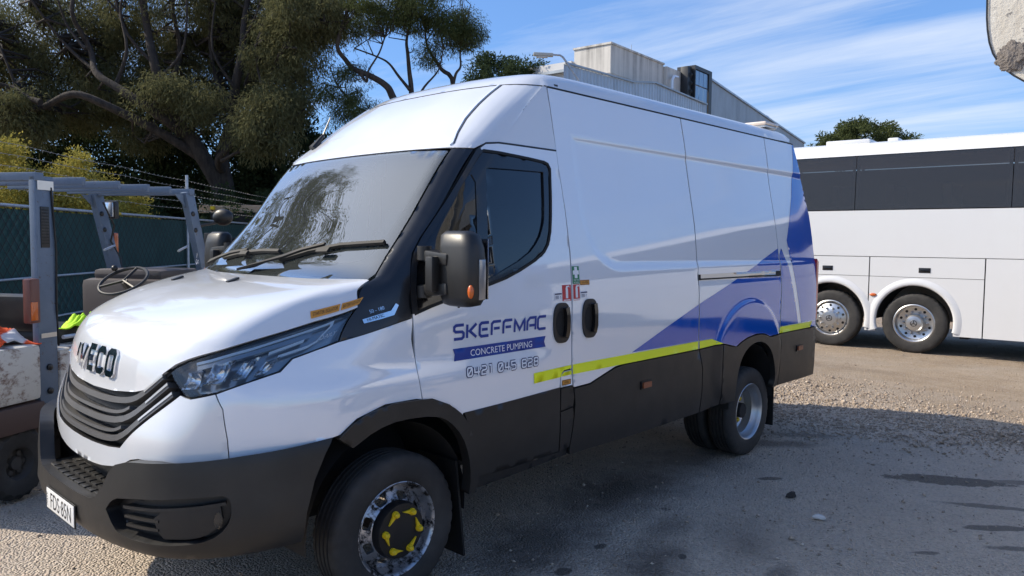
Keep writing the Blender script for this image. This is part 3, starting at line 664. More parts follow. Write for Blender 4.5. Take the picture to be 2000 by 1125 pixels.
        strips('handle_grip', [([(xc+.018, zc+.085), (xc+.026, zc+.04), (xc+.026, zc-.04), (xc+.012, zc-.08)], .030)], MT['gloss'], hd, 'x', .034, .024, sd)
    # repeaters
    for xm, zm in ((2.998, .782), (5.365, .793)):
        q = panel('side_marker', [(xm-.058, zm-.026), (xm+.058, zm-.022), (xm+.058, zm+.026), (xm-.058, zm+.026)], MT['black'], van, 'x', off=.012, depth=.012, it=1, side=sd)
        panel('lens', [(xm-.046, zm-.018), (xm+.046, zm-.016), (xm+.046, zm+.019), (xm-.046, zm+.019)], MT['amber_dull'], q, 'x', off=.022, depth=.012, it=1, side=sd)
# ---- rubber seals behind the shut lines so that the gaps read black
for sd in (1, -1):
    for sp_ in [(DOORF[1:], .03), ([(2.238, 2.57), (2.243, 2.206), (2.255, 1.621), (2.244, 1.206), (2.250, .97), (2.265, .80), (2.272, .72), (2.242, .50)], .03), ([(3.668, 2.57), (3.688, 2.214), (3.68, 1.779), (3.661, 1.493), (3.655, 1.242), (3.666, .95), (3.719, .80), (3.719, .654), (3.70, .49)], .03),
                          ([(4.988, 2.57), (4.993, 1.59), (4.991, 1.3), (4.975, 1.0), (5.009, .88), (4.978, .62), (4.97, .52)], .03), ([(2.146, .97), (2.146, .51)], .03), ([(3.985, .955), (3.974, .62), (3.988, .50)], .03), ([(1.40, .848), (2.26, .874)], .02), ([(3.66, .9435), (3.98, .953)], .02)]: strips('door_seal', [sp_], MT['seal'], van, 'x', -.016, 0, sd)
    for sp_ in [([(.880, 1.09), (.919, 1.019), (.943, .898), (.951, .82)], .03), (HOODB[4:13]+[(1.02, 1.472), (.936, 1.515)], .03), ([(.63, 1.146), (.66, 1.118), (.706, 1.08), (.739, 1.058), (.878, 1.078), (.988, 1.113), (1.088, 1.148), (1.101, 1.196), (1.266, 1.25), (1.744, 1.333)], .02)]: strips('nose_seal', [sp_], MT['seal'], van, 'u', -.016, 0, sd)
# ---- bumper
def bprof(z): return np.interp(z, [.44, .47, .52, .60, .68, .76, .82, .850, .862], [-.035, -.012, 0, 0, -.006, -.012, -.018, -.026, -.036])
def bsurf(u, z):
    u = np.asarray(u, float); z = np.asarray(z, float); b = surf(u, np.full_like(u, .68)); n = normal(u, np.full_like(u, .68)); n[:, 2] = 0; n /= np.linalg.norm(n, axis=1, keepdims=True)
    o = np.interp(np.abs(u), [0, .85, 1.1, 1.35, 1.7], [.088, .085, .062, .036, .016])+bprof(z)
    return np.stack([b[:, 0]+n[:, 0]*o, b[:, 1]+n[:, 1]*o, z], -1)
def bfn(off):
    def f(V2):
        u, z = V2[:, 0], V2[:, 1]; e = 3e-3; a = bsurf(u+e, z)-bsurf(u-e, z); b = bsurf(u, z+e)-bsurf(u, z-e); n = np.cross(a, b); n /= np.linalg.norm(n, axis=1, keepdims=True)
        P = bsurf(u, z); s = np.sign(n[:, 0]*-1*(np.abs(P[:, 1]) < .9)+n[:, 1]*np.sign(P[:, 1])*(np.abs(P[:, 1]) >= .9)); n = n*s[:, None]
        return P+n*off, n
    return f
BH = [(0, .612), (.20, .612), (.32, .616), (.37, .635), (.42, .69), (.455, .745), (.50, .785), (.57, .806), (.70, .818), (.863, .832), (1.0, .842), (1.2, .850), (1.375, .858), (1.335, .80), (1.285, .70), (1.25, .58), (1.235, .452), (1.1, .447), (.8, .444), (.4, .444), (0, .446)]
bl = [BH[0]]+BH[1:-1]+[BH[-1]]+[(-u, z) for u, z in BH[1:-1][::-1]]
FOG = [(.452, .60), (.487, .64), (.54, .662), (.93, .704), (.968, .680), (.968, .60), (.93, .545), (.865, .516), (.74, .503), (.56, .508), (.505, .535)]
FOGR = roundoff(FOG, 1, 80); FOGM = np.array([(-u, z) for u, z in FOGR])
bumper = panel('bumper', bl, MT['grey'], van, su=.03, sz=.022, holes=[FOGR, FOGM], depth=.06, fn=bfn(0))
for s in (1, -1):
    fg = panel('lamp_recess', np.array([(s*u, z) for u, z in FOGR]), MT['black'], van, su=.03, sz=.03, fn=bfn(-.055), depth=-.053)
    strips('recess_bar', [([(s*.54, .622), (s*.70, .634), (s*.95, .662)], .012), ([(s*.55, .585), (s*.72, .590)], .010), ([(s*.56, .552), (s*.72, .556)], .010)], MT['grey'], fg, fn=bfn(-.018), depth=.04)
    panel('lamp_cover', [(s*u, z) for u, z in [(.70, .60), (.735, .632), (.93, .655), (.94, .60), (.905, .55), (.85, .528), (.74, .523), (.715, .55)]], MT['black'], fg, su=.03, sz=.03, fn=bfn(-.022), depth=.03, it=1)
    panel('fog_lens', [(s*(.925+.014*math.cos(t)), .60+.034*math.sin(t)) for t in np.linspace(0, 2*math.pi, 17)[:-1]], MT['clear'], fg, su=.02, sz=.02, fn=bfn(-.012), depth=.02)
# step pad with its raised blocks
ug = np.linspace(-.40, .40, 33); E1 = bsurf(ug, np.full_like(ug, .612)); V = []; F = []
for i, p in enumerate(E1): V += [(p[0]+.004, p[1], .612), (p[0]+.24, p[1]*.96, .618)]
for i in range(len(E1)-1): F.append((2*i, 2*i+2, 2*i+3, 2*i+1))
step = mesh('step_pad', V, F, MT['grey'], van)
blk = None
for r in range(4):
    for c in range(9):
        u0 = -.30+c*.072+(r % 2)*.0; p = bsurf(np.array([u0]), np.array([.612]))[0]
        if blk is None:
            g = G(); g.box((-.016, -.028, 0), (.016, .028, .008), None, .004); blk = g.build('tread_block', MT['grey'], step)
            o = blk
        else: o = link('tread_block', blk.data, step)
        o.location = (p[0]+.055+r*.045, p[1], .6125+.0012*r)
# dark radiator ducts behind the step
g = G(); g.box((.10, -.62, .45), (.14, .62, .80)); g.box((.12, -.40, .62), (.26, -.38, .79)); g.box((.12, .38, .62), (.26, .40, .79)); g.build('radiator_duct', MT['black'], van)
# number plate
pz0, pz1 = .452, .556; px0 = float(bsurf(np.array([0.]), np.array([.5]))[0, 0])-.006
g = G(); g.box((px0-.006, -.192, pz0), (px0, .192, pz1), None, .002); pl = g.build('number_plate', simple('plate_black', (.012, .012, .012), .5), van)
g = G(); g.box((px0-.008, -.186, pz0+.006), (px0-.0045, .186, pz1-.006), None, .0015); g.build('plate_face', simple('plate_white', (.74, .74, .72), .4), pl)
def flat_text(name, s, size, mat, parent, org, right, up, out_, align='CENTER', xs=1., thick=0.):
    V, F = textmesh(s, size, align, xs); o, r, u, n = (Vector(v) for v in (org, right, up, out_))
    P = [o+r*v[0]+u*v[1] for v in V]; A = [P[i] for i in F[0][:3]]; fl = (A[1]-A[0]).cross(A[2]-A[0]).dot(n) < 0
    return mesh(name, P, [f[::-1] if fl else f for f in F], mat, parent, False)
flat_text('lettering', 'FDS·85N', .098, MT['ink'], pl, (px0-.0086, -.012, pz0+.018), (0, -1, 0), (0, 0, 1), (-1, 0, 0), 'CENTER', .80)
flat_text('lettering', 'NSW', .03, MT['ink'], pl, (px0-.0086, .168, pz0+.018), (0, 0, 1), (0, 1, 0), (-1, 0, 0), 'LEFT', .9)

# ---- wheels
AX_F, AX_R, RW = 1.047, 4.564, .352
def tyre_mesh(name, parent, w=.195, r=RW, rim=.212):
    h = w/2; pr = [(rim-.004, h-.022), (rim+.012, h-.006), (rim+.04, h+.002), (r-.055, h), (r-.022, h-.006), (r-.006, h-.018), (r, h-.034)]
    for k in range(4):
        y = h-.034-(k+.6)*(2*h-.068)/4.2
        pr += [(r+.001, y+.006), (r-.009, y+.004), (r-.009, y-.004), (r+.001, y-.006)]
    pr += [(r, -h+.034), (r-.006, -h+.018), (r-.022, -h+.006), (r-.055, -h), (rim+.04, -h-.002), (rim+.012, -h+.006), (rim-.004, -h+.022)]
    n = 144; V = []; F = []; m = len(pr)
    for k in range(n):
        a = 2*math.pi*k/n; c, s = math.cos(a), math.sin(a); nt_ = (k % 4 == 0)
        for i, (rr, y) in enumerate(pr):
            q = rr-(.006 if nt_ and (4 <= i <= 6 or m-7 <= i <= m-5) else 0)
            V.append((q*c, -y, q*s))
    for k in range(n):
        k2 = (k+1) % n
        for i in range(m-1): F.append((k*m+i, k*m+i+1, k2*m+i+1, k2*m+i))
    o = mesh(name, V, F, MT['rubber'], parent, True, None, 38)
    bm = bmesh.new(); bm.from_mesh(o.data); bmesh.ops.recalc_face_normals(bm, faces=bm.faces); bm.to_mesh(o.data); bm.free()
    return o
grime = Mt('grimy_steel', (.50, .50, .52), .30, .75)
dm = grime.ramp(grime.noise(16, 6, .7), [(.47, 0.), (.58, 1.)]); grime.color(grime.mix(dm, (.47, .48, .51), (.022, .020, .019))); grime.rough(grime.math('ADD', grime.math('MULTIPLY', dm, .4), .28))
GRIME = grime.m
def disc(name, parent, prof, holes, mat, r0, r1):
    """pressed wheel disc; prof(r)->y (outward negative)"""
    out_ = [(r1*math.cos(t), r1*math.sin(t)) for t in np.linspace(0, 2*math.pi, 73)[:-1]]
    hs = [[(r0*math.cos(t), r0*math.sin(t)) for t in np.linspace(0, 2*math.pi, 41)[:-1]]]+holes
    V2, F, bd = tess(out_, hs, .012, .012); r = np.hypot(V2[:, 0], V2[:, 1]); y = prof(r); P = np.stack([V2[:, 0], y, V2[:, 1]], -1)
    n = len(P); Fs = [tuple(f) for f in F]; idx = sorted({i for e in bd for i in e}); m = {v: k for k, v in enumerate(idx)}; k = len(idx)
    V = np.concatenate([P, P[idx], P[idx]+np.array([0, .02, 0])])
    Fs += [(n+m[a], n+m[b], n+k+m[b], n+k+m[a]) for a, b in bd]
    o = mesh(name, V, Fs, mat, parent); bm = bmesh.new(); bm.from_mesh(o.data); bmesh.ops.recalc_face_normals(bm, faces=bm.faces); bm.to_mesh(o.data); bm.free(); return o
def slot(rc, ang, w, h, n=14):
    o = []
    for t in np.linspace(0, 2*math.pi, n+1)[:-1]:
        a = w/2*math.copysign(abs(math.cos(t))**.5, math.cos(t)); b = h/2*math.copysign(abs(math.sin(t))**.5, math.sin(t)); th = ang+a/rc
        o.append(((rc+b)*math.cos(th), (rc+b)*math.sin(th)))
    return o
def front_wheel(sd, mark):
    w = link('front_wheel', None, van); w.empty_display_size = .1; w.location = (AX_F, -sd*.862, RW); w.rotation_euler = (0, R_(20), 0 if sd > 0 else math.pi)
    tyre_mesh('tyre', w)
    g = G(); g.lathe([(.222, -.082), (.226, -.088), (.220, -.092), (.212, -.086), (.205, -.070), (.196, -.050), (.190, -.02), (.188, .03), (.205, .07), (.216, .08)], 64); g.build('rim', GRIME, w)
    pf = lambda r: np.interp(r, [.08, .105, .125, .15, .172, .190], [-.072, -.074, -.070, -.048, -.034, -.026])
    disc('wheel_disc', w, pf, [slot(.152, 2*math.pi*k/8, .058, .034) for k in range(8)], GRIME, .06, .191)
    g = G(); g.lathe([(.132, -.066), (.134, -.088), (.126, -.114), (.085, -.116), (.078, -.116), (.06, -.118), (0, -.118)], 48); g.build('hub_cover', MT['black'], w)
    if mark:
        base = None
        for k in range(6):
            a = 2*math.pi*k/6+.26; tw = math.pi/2+.42
            if base is None:
                c = [(.0165*math.cos(t), .0165*math.sin(t)) for t in np.linspace(.62, 2*math.pi-.62, 15)]+[(.058, 0)]
                g = G(); g.prism(c, -.128, -.118); g.lathe([(.0135, -.126), (.0135, -.138), (.009, -.145), (0, -.146)], 12); base = g.build('lug_indicator', MT['nutyellow'], w); o = base
            else: o = link('lug_indicator', base.data, w)
            o.location = (.097*math.cos(a), 0, .097*math.sin(a)); o.rotation_euler = (0, -(a+tw), 0)
    return w
front_wheel(1, True); front_wheel(-1, True)
def rear_wheel(sd):
    for nm, yy, inner in (('rear_wheel', -.862, False), ('inner_rear_wheel', -.64, True)):
        w = link(nm, None, van); w.empty_display_size = .1; w.location = (AX_R, sd*yy, RW); w.rotation_euler = (0, R_(8), 0 if sd > 0 else math.pi)
        tyre_mesh('tyre', w)
        if inner: continue
        g = G(); g.lathe([(.222, -.084), (.227, -.090), (.221, -.094), (.212, -.088), (.203, -.066), (.199, -.04), (.182, -.022), (.180, .012), (.170, .035), (.168, .06), (.20, .085)], 64); g.build('rim', MT['steel'], w)
        pf = lambda r: np.interp(r, [.05, .10, .13, .16, .172], [.052, .052, .060, .045, .036])
        disc('wheel_disc', w, pf, [slot(.140, 2*math.pi*k/8, .045, .026) for k in range(8)], MT['steel'], .045, .172)
        g = G(); g.lathe([(.062, .05), (.060, -.01), (.05, -.03), (0, -.032)], 24); g.build('hub_cover', MT['black'], w)
        base = None
        for k in range(6):
            a = 2*math.pi*k/6; 
            if base is None:
                g = G(); g.lathe([(.018, .05), (.018, .02), (.011, .012), (0, .011)], 12); g.box((.012, .028, -.006), (.05, .036, .006)); base = g.build('lug_indicator', MT['nutyellow'], w); o = base
            else: o = link('lug_indicator', base.data, w)
            o.location = (.098*math.cos(a), 0, .098*math.sin(a)); o.rotation_euler = (0, -(a+1.9), 0)
rear_wheel(1); rear_wheel(-1)
# wheel housings, mud flaps, underbody
LINER = simple('liner', (.014, .014, .015), .8)
for sd in (1, -1):
    for ax, r, zc, y0, y1, a0, a1 in ((AX_F, .455, .40, .935, .50, -8, 186), (AX_R, .395, .50, .975, .46, -10, 190)):
        V = []; F = []; n = 26
        for k in range(n+1):
            a = R_(a0+(a1-a0)*k/n)
            for y in (y0, y1): V.append((ax-.02+r*math.cos(a)*(1 if ax < 3 else .95), -sd*y, zc+r*math.sin(a)))
        for k in range(n): F.append((2*k, 2*k+1, 2*k+3, 2*k+2))
        m = len(V); V.append((ax, -sd*y1, zc)); F += [(m, 2*k+1, 2*k+3) for k in range(n)]
        mesh('wheel_housing', V, F, LINER, van)
    g = G(); g.obox((1.41, -sd*.80, .60), (1.47, -sd*.80, .10), .30, .012, up=(1, 0, 0)); g.build('mud_flap', MT['seal'], van)
    g = G(); g.obox((4.985, -sd*.76, .60), (4.985, -sd*.76, .17), .40, .012, up=(1, 0, 0)); g.build('mud_flap', MT['seal'], van)
g = G(); g.box((.35, -.46, .48), (5.70, .46, .56)); g.box((1.66, -.93, .50), (4.05, .93, .56)); g.box((5.0, -.93, .53), (5.70, .93, .58)); g.box((.9, -.40, .30), (1.2, .40, .48)); g.box((4.45, -.5, .30), (4.68, .5, .42)); g.tube([(AX_F, -.8, RW), (AX_F, .8, RW)], .05, 10); g.tube([(AX_R, -.9, RW), (AX_R, .9, RW)], .06, 10)
g.box((1.2, -.38, .34), (5.4, -.30, .50)); g.box((1.2, .30, .34), (5.4, .38, .50)); g.tube([(1.3, 0, .42), (4.4, 0, .40)], .05, 8); g.box((2.6, .5, .30), (3.4, .85, .50)); g.build('underbody', LINER, van)
# tail: doors, lamps, bumper
zs = [.56, .95, 1.5, 1.95, 2.2, 2.36, 2.57]; xs_ = [5.748, 5.752, 5.755, 5.745, 5.69, 5.635, 5.568]
for s in (1, -1):
    V = []; F = []
    for z, x in zip(zs, xs_):
        w = float(Wside(np.array([z]))[0])-.02
        for t in np.linspace(.004, w, 5): V.append((x+.02*(1-(t/w)**2), -s*t, z))
    for i in range(len(zs)-1):
        for j in range(4): F.append((i*5+j, i*5+j+1, i*5+6+j, i*5+5+j))
    mesh('rear_door', V, F, MT['white'], van)
    g = G(); w = .985
    g.prism([(5.735, 1.02), (5.775, 1.02), (5.775, 1.53), (5.735, 1.56)], -s*(w-.11), -s*(w+.004)); g.build('tail_lamp', MT['redlens'], van)
g = G(); g.box((5.66, -.94, .50), (5.80, .94, .66), None, .02); g.build('rear_bumper', MT['grey'], van)
# cabin: dashboard, bulkhead, seats, wheel
g = G(); g.prism([(1.02, 1.30), (1.05, 1.49), (1.22, 1.515), (1.36, 1.46), (1.42, 1.30), (1.40, .9), (1.05, .9)], -.86, .86); g.build('dashboard', MT['dash'], van)
g = G(); g.box((2.30, -.94, .60), (2.33, .94, 1.75)); g.box((2.30, -.86, 1.75), (2.33, .86, 2.15)); g.box((2.30, -.80, 2.15), (2.33, .80, 2.6)); g.build('bulkhead', MT['cabin'], van)
g = G(); g.box((1.56, -.9, .58), (2.3, .9, .62)); g.box((.7, -.44, .58), (1.56, .44, .62)); g.build('cab_floor', MT['cabin'], van)
for y in (-.52, .02, .52):
    st = link('seat', None, van); g = G(); g.box((1.62, y-.24, .90), (2.12, y+.24, 1.06), None, .05); g.build('cushion', MT['seat'], st)
    g = G(); g.box((-.06, -.23, 0), (.06, .23, .66), Matrix.Translation((2.10, y, 1.02)) @ Matrix.Rotation(.16, 4, 'Y'), .045); g.build('backrest', MT['seat'], st)
    g = G(); g.box((2.17, y-.13, 1.72), (2.26, y+.13, 1.90), None, .035); g.build('headrest', MT['seat'], st)
g = G(); tr = Matrix.Translation((1.52, .50, 1.40)) @ Matrix.Rotation(R_(-58), 4, 'Y')
g.tube([tr @ Vector((.19*math.cos(t), .19*math.sin(t), 0)) for t in np.linspace(0, 2*math.pi, 25)], .015, 8, False); g.tube([tr @ Vector((-.19, 0, 0)), tr @ Vector((.19, 0, 0))], .018, 6); g.build('steering_wheel', MT['black'], van)
g = G(); c = Vector((1.43, -.80, 1.78)); g.ball(c, .05, 12, 8, (1, .8, 1)); g.tube([c, c+Vector((-.06, -.02, -.08)), c+Vector((-.12, -.04, -.14))], .014, 8); g.build('grab_handle', MT['black'], van)
# ---- mirrors
for sd in (1, -1):
    mr = link('wing_mirror', None, van); f = lambda p: (p[0], sd*p[1], p[2])
    bm = bmesh.new(); sec = []
    for z, sx, sy, yo in ((1.395, .35, .55, -1.175), (1.405, .70, .86, -1.185), (1.44, .95, .98, -1.19), (1.56, 1., 1., -1.19), (1.66, .95, .97, -1.183), (1.715, .78, .88, -1.172), (1.735, .45, .62, -1.165)):
        ring = []
        for k in range(20):
            t = 2*math.pi*k/20; ring.append(bm.verts.new(f((1.225+.066*sx*math.copysign(abs(math.cos(t))**.6, math.cos(t)), yo+.116*sy*math.copysign(abs(math.sin(t))**.6, math.sin(t)), z))))
        sec.append(ring)
    for a, b in zip(sec, sec[1:]):
        for k in range(20): bm.faces.new((a[k], a[(k+1) % 20], b[(k+1) % 20], b[k]))
    bm.faces.new(sec[0]); bm.faces.new(sec[-1]); bmesh.ops.recalc_face_normals(bm, faces=bm.faces); bmesh.ops.subdivide_edges(bm, edges=[], cuts=0)
    me = bpy.data.meshes.new('housing'); bm.to_mesh(me); bm.free(); me.materials.append(MT['grey']); me.polygons.foreach_set('use_smooth', [True]*len(me.polygons)); me.set_sharp_from_angle(angle=R_(50)); link('housing', me, mr)
    g = G(); g.box(*(((1.288, -1.285, 1.43), (1.294, -1.09, 1.70)) if sd > 0 else ((1.288, 1.09, 1.43), (1.294, 1.285, 1.70)))); g.build('mirror_glass', MT['chrome'], mr)
    g = G()
    for z0, z1 in ((1.625, 1.605), (1.455, 1.475)): g.obox(f((1.215, -.93, z0)), f((1.195, -1.16, z1)), .085, .055, (0, 0, 1), .012)
    g.obox(f((1.15, -1.075, 1.46)), f((1.15, -1.075, 1.62)), .05, .06, (1, 0, 0), .01)
    g.tube([f((1.19, -.965, 1.60)), f((1.19, -.965, 1.665))], .034, 14); g.tube([f((1.19, -.965, 1.425)), f((1.19, -.965, 1.48))], .034, 14); g.build('mirror_arm', MT['grey'], mr)
    g = G(); g.box(*(((1.215, -1.309, 1.43), (1.255, -1.301, 1.61)) if sd > 0 else ((1.205, 1.300, 1.43), (1.262, 1.312, 1.61))), None, .005); g.build('lamp_trim', simple('mirror_trim', (.30, .31, .33), .2, .6), mr)
    g = G(); g.ball(f((1.182, -1.288, 1.468)), .03, 12, 8, (.45, .55, 1.05)); g.build('indicator_lens', MT['amber'], mr)
    g = G(); g.tube([f((1.22, -1.17, 1.40)), f((1.22, -1.17, 1.388))], .006, 6); g.build('screw', MT['black'], mr)
# ---- graphics on the left flank
def decal(name, pts, mat, parent, holes=(), off=.0016, su=.05, sz=.04): return panel(name, pts, mat, parent, 'x', holes=holes, off=off, depth=0, su=su, sz=sz)
gfx = van
decal('blue_wedge', [(2.80, 1.004), (2.84, 1.004), (3.25, 1.137), (3.652, 1.262), (3.652, 1.003)], MT['blue'], gfx)
decal('blue_wedge', [(3.664, .952), (3.664, 1.266), (4.24, 1.425), (4.985, 1.652), (4.985, 1.476), (4.982, 1.30), (4.968, 1.0), (4.93, .954), (4.84, .951), (4.76, .948), (4.65, .980), (4.514, .987), (4.36, .971), (4.25, .943), (4.19, .918), (3.99, .959)], MT['blue'], gfx, su=.024, sz=.018)
decal('blue_tail', [(5.003, 1.60), (5.05, 1.655), (5.12, 1.555), (5.17, 1.43), (5.33, 1.03), (5.335, 1.008), (4.985, 1.006), (4.999, 1.30)], MT['blue'], gfx, su=.024, sz=.018)
decal('blue_tail', [(5.175, 1.72), (5.20, 1.60), (5.235, 1.47), (5.395, 1.03), (5.40, 1.010), (5.738, 1.010), (5.738, 1.94), (5.685, 2.20), (5.63, 2.37), (5.565, 2.565), (5.540, 2.565), (5.50, 2.37), (5.40, 2.10)], MT['blue'], gfx, su=.024, sz=.018)
decal('blue_tail_foot', [(5.62, 1.006), (5.738, 1.006), (5.738, .958), (5.60, .958)], MT['blue'], gfx)
def ystripe(x0, x1, ztop, zbot, **k): decal('yellow_stripe', [(x0, zbot(x0)), (x1, zbot(x1)), (x1, ztop(x1)), (x0, ztop(x0))], MT['yellow'], gfx, **k)
zt = lambda x: np.interp(x, [1.91, 2.24, 2.66, 5.7], [.986, .994, 1.001, 1.005]); zb = lambda x: np.interp(x, [1.91, 2.24, 2.66, 5.7], [.930, .938, .944, .953])
decal('yellow_stripe', [(1.915, .930), (2.15, .936), (2.155, .957), (2.175, .971), (2.241, .975), (2.240, .994), (1.912, .986)], MT['yellow'], gfx, off=.0026)
decal('yellow_stripe', [(2.152, .937), (2.245, .939), (2.242, .962), (2.18, .960), (2.16, .950)], MT['yellow'], gfx, off=.0026)
ystripe(2.256, 3.650, zt, lambda x: max(zb(x), float(np.interp(x, [2.2, 2.66, 2.75, 3.7], [.93, .936, .944, .948]))), off=.0026)
decal('yellow_stripe', [(3.672, .948), (3.985, .958), (3.845, 1.002), (3.668, 1.002)], MT['yellow'], gfx, off=.0026)
decal('yellow_stripe', [(4.958, .953), (5.60, .957), (5.645, 1.005), (4.982, 1.005)], MT['yellow'], gfx, off=.0026)
GL = {'S': [[(.8, 1), (.14, 1), (0, .88), (0, .64), (.12, .53), (.68, .50), (.8, .38), (.8, .12), (.66, 0), (0, 0)]], 'K': [[(0, 0), (0, 1)], [(.80, 1), (.22, .5), (.82, 0)]], 'E': [[(.82, 1), (.16, 1), (0, .86), (0, .14), (.16, 0), (.82, 0)], [(.2, .5), (.72, .5)]],
      'F': [[(0, 0), (0, .86), (.16, 1), (.84, 1)], [(.2, .48), (.74, .48)]], 'M': [[(0, 0), (0, 1), (.5, .18), (1., 1), (1., 0)]], 'A': [[(0, 0), (0, .74), (.26, 1), (.84, 1), (.84, 0)], [(.2, .38), (.84, .38)]], 'C': [[(.84, 1), (.16, 1), (0, .86), (0, .14), (.16, 0), (.84, 0)]],
      '0': [[(.14, 0), (0, .14), (0, .86), (.14, 1), (.66, 1), (.8, .86), (.8, .14), (.66, 0), (.14, 0), (.0, .14)], [(.06, .10), (.74, .90)]], '4': [[(0, 1), (0, .36), (.85, .36)], [(.62, 1), (.62, 0)]], '2': [[(0, 1), (.66, 1), (.8, .88), (.8, .62), (.68, .52), (.12, .48), (0, .38), (0, 0), (.8, 0)]], '1': [[(.1, 1), (.44, 1), (.44, 0)]],
      '5': [[(.8, 1), (0, 1), (0, .55), (.66, .55), (.8, .43), (.8, .12), (.66, 0), (0, 0)]], '8': [[(.12, .52), (0, .64), (0, .88), (.14, 1), (.66, 1), (.8, .88), (.8, .64), (.68, .52), (.8, .40), (.8, .12), (.66, 0), (.14, 0), (0, .12), (0, .40), (.12, .52)], [(.12, .52), (.68, .52)]]}
def lettering(s, x0, x1, z0l, z0r, h, wid, name, mats, gapf=.28):
    tot = sum((1.0 if c == 'M' else (.55 if c == '1' else .82)) if c != ' ' else .45 for c in s)+gapf*(len(s)-1); k = (x1-x0)/tot; x = x0
    P = []
    for c in s:
        w = .45 if c == ' ' else (1.0 if c == 'M' else (.55 if c == '1' else .82))
        if c != ' ':
            for st in GL[c]:
                q = []
                for p in st:
                    X = x+p[0]*k; zb_ = z0l+(z0r-z0l)*(X-x0)/(x1-x0); q.append((X+.004*p[1], zb_+p[1]*h))
                P.append(q)
            o = None
            for mat, wd, of in mats: o = strips(name if o is None else 'letter_fill', [(q, wd) for q in P], mat, gfx if o is None else o, 'x', of)
            P = []
        x += (w+gapf)*k
lettering('SKEFFMAC', 1.357, 2.014, 1.214, 1.220, .066, .013, 'letter', [(MT['blue_text'], .0145, .0024)])
lettering('0421 045 828', 1.424, 1.944, 1.029, 1.029, .039, .0, 'digit', [(MT['navy'], .0170, .0022), (MT['white_print'], .0082, .0034)], .42)
decal('name_band', [(1.348, 1.1685), (1.3585, 1.140), (1.350, 1.109), (2.016, 1.119), (2.004, 1.149), (2.016, 1.178)], MT['blue_text'], gfx, off=.0022)
decal_text('band_lettering', 'CONCRETE PUMPING', (1.683, 1.126), .047, MT['white_print'], gfx, 'x', .0040, .012, 'CENTER', .98)
def sticker(name, x0, x1, z0, z1, mat, text=None, size=.02, tm='ink', parent=None, mode='x', lines=None):
    s = panel(name, [(x0, z0), (x1, z0), (x1, z1), (x0, z1)], mat, parent or gfx, mode, off=.0018, depth=0)
    if text:
        strips('sticker_border', [([(x0+.003, z0+.003), (x1-.003, z0+.003), (x1-.003, z1-.003), (x0+.003, z1-.003)], .0022, True)], MT['ink'], s, mode, .0026)
        decal_text('lettering', text, ((x0+x1)/2, (z0+z1)/2-size*.34), size, MT[tm], s, mode, .0028, 0, 'CENTER', .85)
    return s
fa = sticker('first_aid_sticker', 2.259, 2.322, 1.452, 1.552, MT['green'])
decal('white_cross', [(2.278, 1.484), (2.278, 1.505), (2.264, 1.505), (2.264, 1.528), (2.278, 1.528), (2.278, 1.548), (2.303, 1.548), (2.303, 1.528), (2.317, 1.528), (2.317, 1.505), (2.303, 1.505), (2.303, 1.484)], MT['white_print'], fa, off=.003)
decal_text('lettering', 'FIRST AID', (2.291, 1.470), .011, MT['white_print'], fa, 'x', .003, 0, 'CENTER'); decal_text('lettering', 'KIT INSIDE', (2.291, 1.457), .010, MT['white_print'], fa, 'x', .003, 0, 'CENTER')
for x0 in (2.163, 2.261):
    fe = sticker('extinguisher_sticker', x0, x0+.077 if x0 < 2.2 else 2.318, 1.359, 1.449, MT['red']); c = x0+.038 if x0 < 2.2 else 2.289
    decal('extinguisher_symbol', [(c-.010, 1.374), (c+.010, 1.374), (c+.010, 1.425), (c+.006, 1.434), (c+.026, 1.440), (c+.026, 1.430), (c+.02, 1.445), (c-.004, 1.443), (c-.010, 1.428)], MT['white_print'], fe, off=.003)
    decal('text_line', [(c-.03, 1.362), (c+.028, 1.362), (c+.028, 1.367), (c-.03, 1.367)], MT['white_print'], fe, off=.003)
sticker('warning_sticker', 2.324, 2.412, 1.443, 1.472, MT['orange'], 'ISOLATOR', .015)
sticker('fuel_sticker', 2.160, 2.240, .885, .915, MT['orange'], 'DIESEL', .016)
for x0 in (2.095, 2.326):
    s = sticker('service_sticker', x0, x0+.062, 1.366, 1.408, MT['white_print']); decal('sticker_header', [(x0+.002, 1.397), (x0+.060, 1.398), (x0+.060, 1.405), (x0+.002, 1.404)], MT['navy'], s, off=.003)
    for zz_ in (1.388, 1.381, 1.374): decal('text_line', [(x0+.006, zz_), (x0+.036, zz_), (x0+.036, zz_+.003), (x0+.006, zz_+.003)], MT['navy'], s, off=.003)
    decal_text('lettering', '?', (x0+.044, 1.374), .024, MT['ink'], s, 'x', .003)
# two orange stickers on the hood edge, in (u, z)
for a, b, txt in (((1.030, 1.345), (1.118, 1.3725), 'STARTER ISOLATOR'), ((1.124, 1.374), (1.214, 1.3985), 'BATTERY ISOLATOR')):
    a = np.array(a); b = np.array(b); up = np.array([-.044, .030]); inn_ = np.array([-.006, .006])
    s = panel('isolator_sticker', [a+inn_, b+inn_, b+inn_+up, a+inn_+up], MT['orange'], gfx, 'u', off=.003, depth=0, su=.02, sz=.01)
    V, F = textmesh(txt, 1., 'LEFT'); V = (V-V.min(0))/(V.max(0)-V.min(0)); V2 = a+inn_+np.outer(V[:, 0]*.86+.07, b-a)+np.outer(V[:, 1]*.5+.25, up)
    P, N = place(V2, 'u', .005); fl = np.dot(np.cross(P[F[0][1]]-P[F[0][0]], P[F[0][2]]-P[F[0][0]]), N[F[0][0]]) < 0
    mesh('lettering', P, [f[::-1] if fl else f for f in F], MT['ink'], s, False)
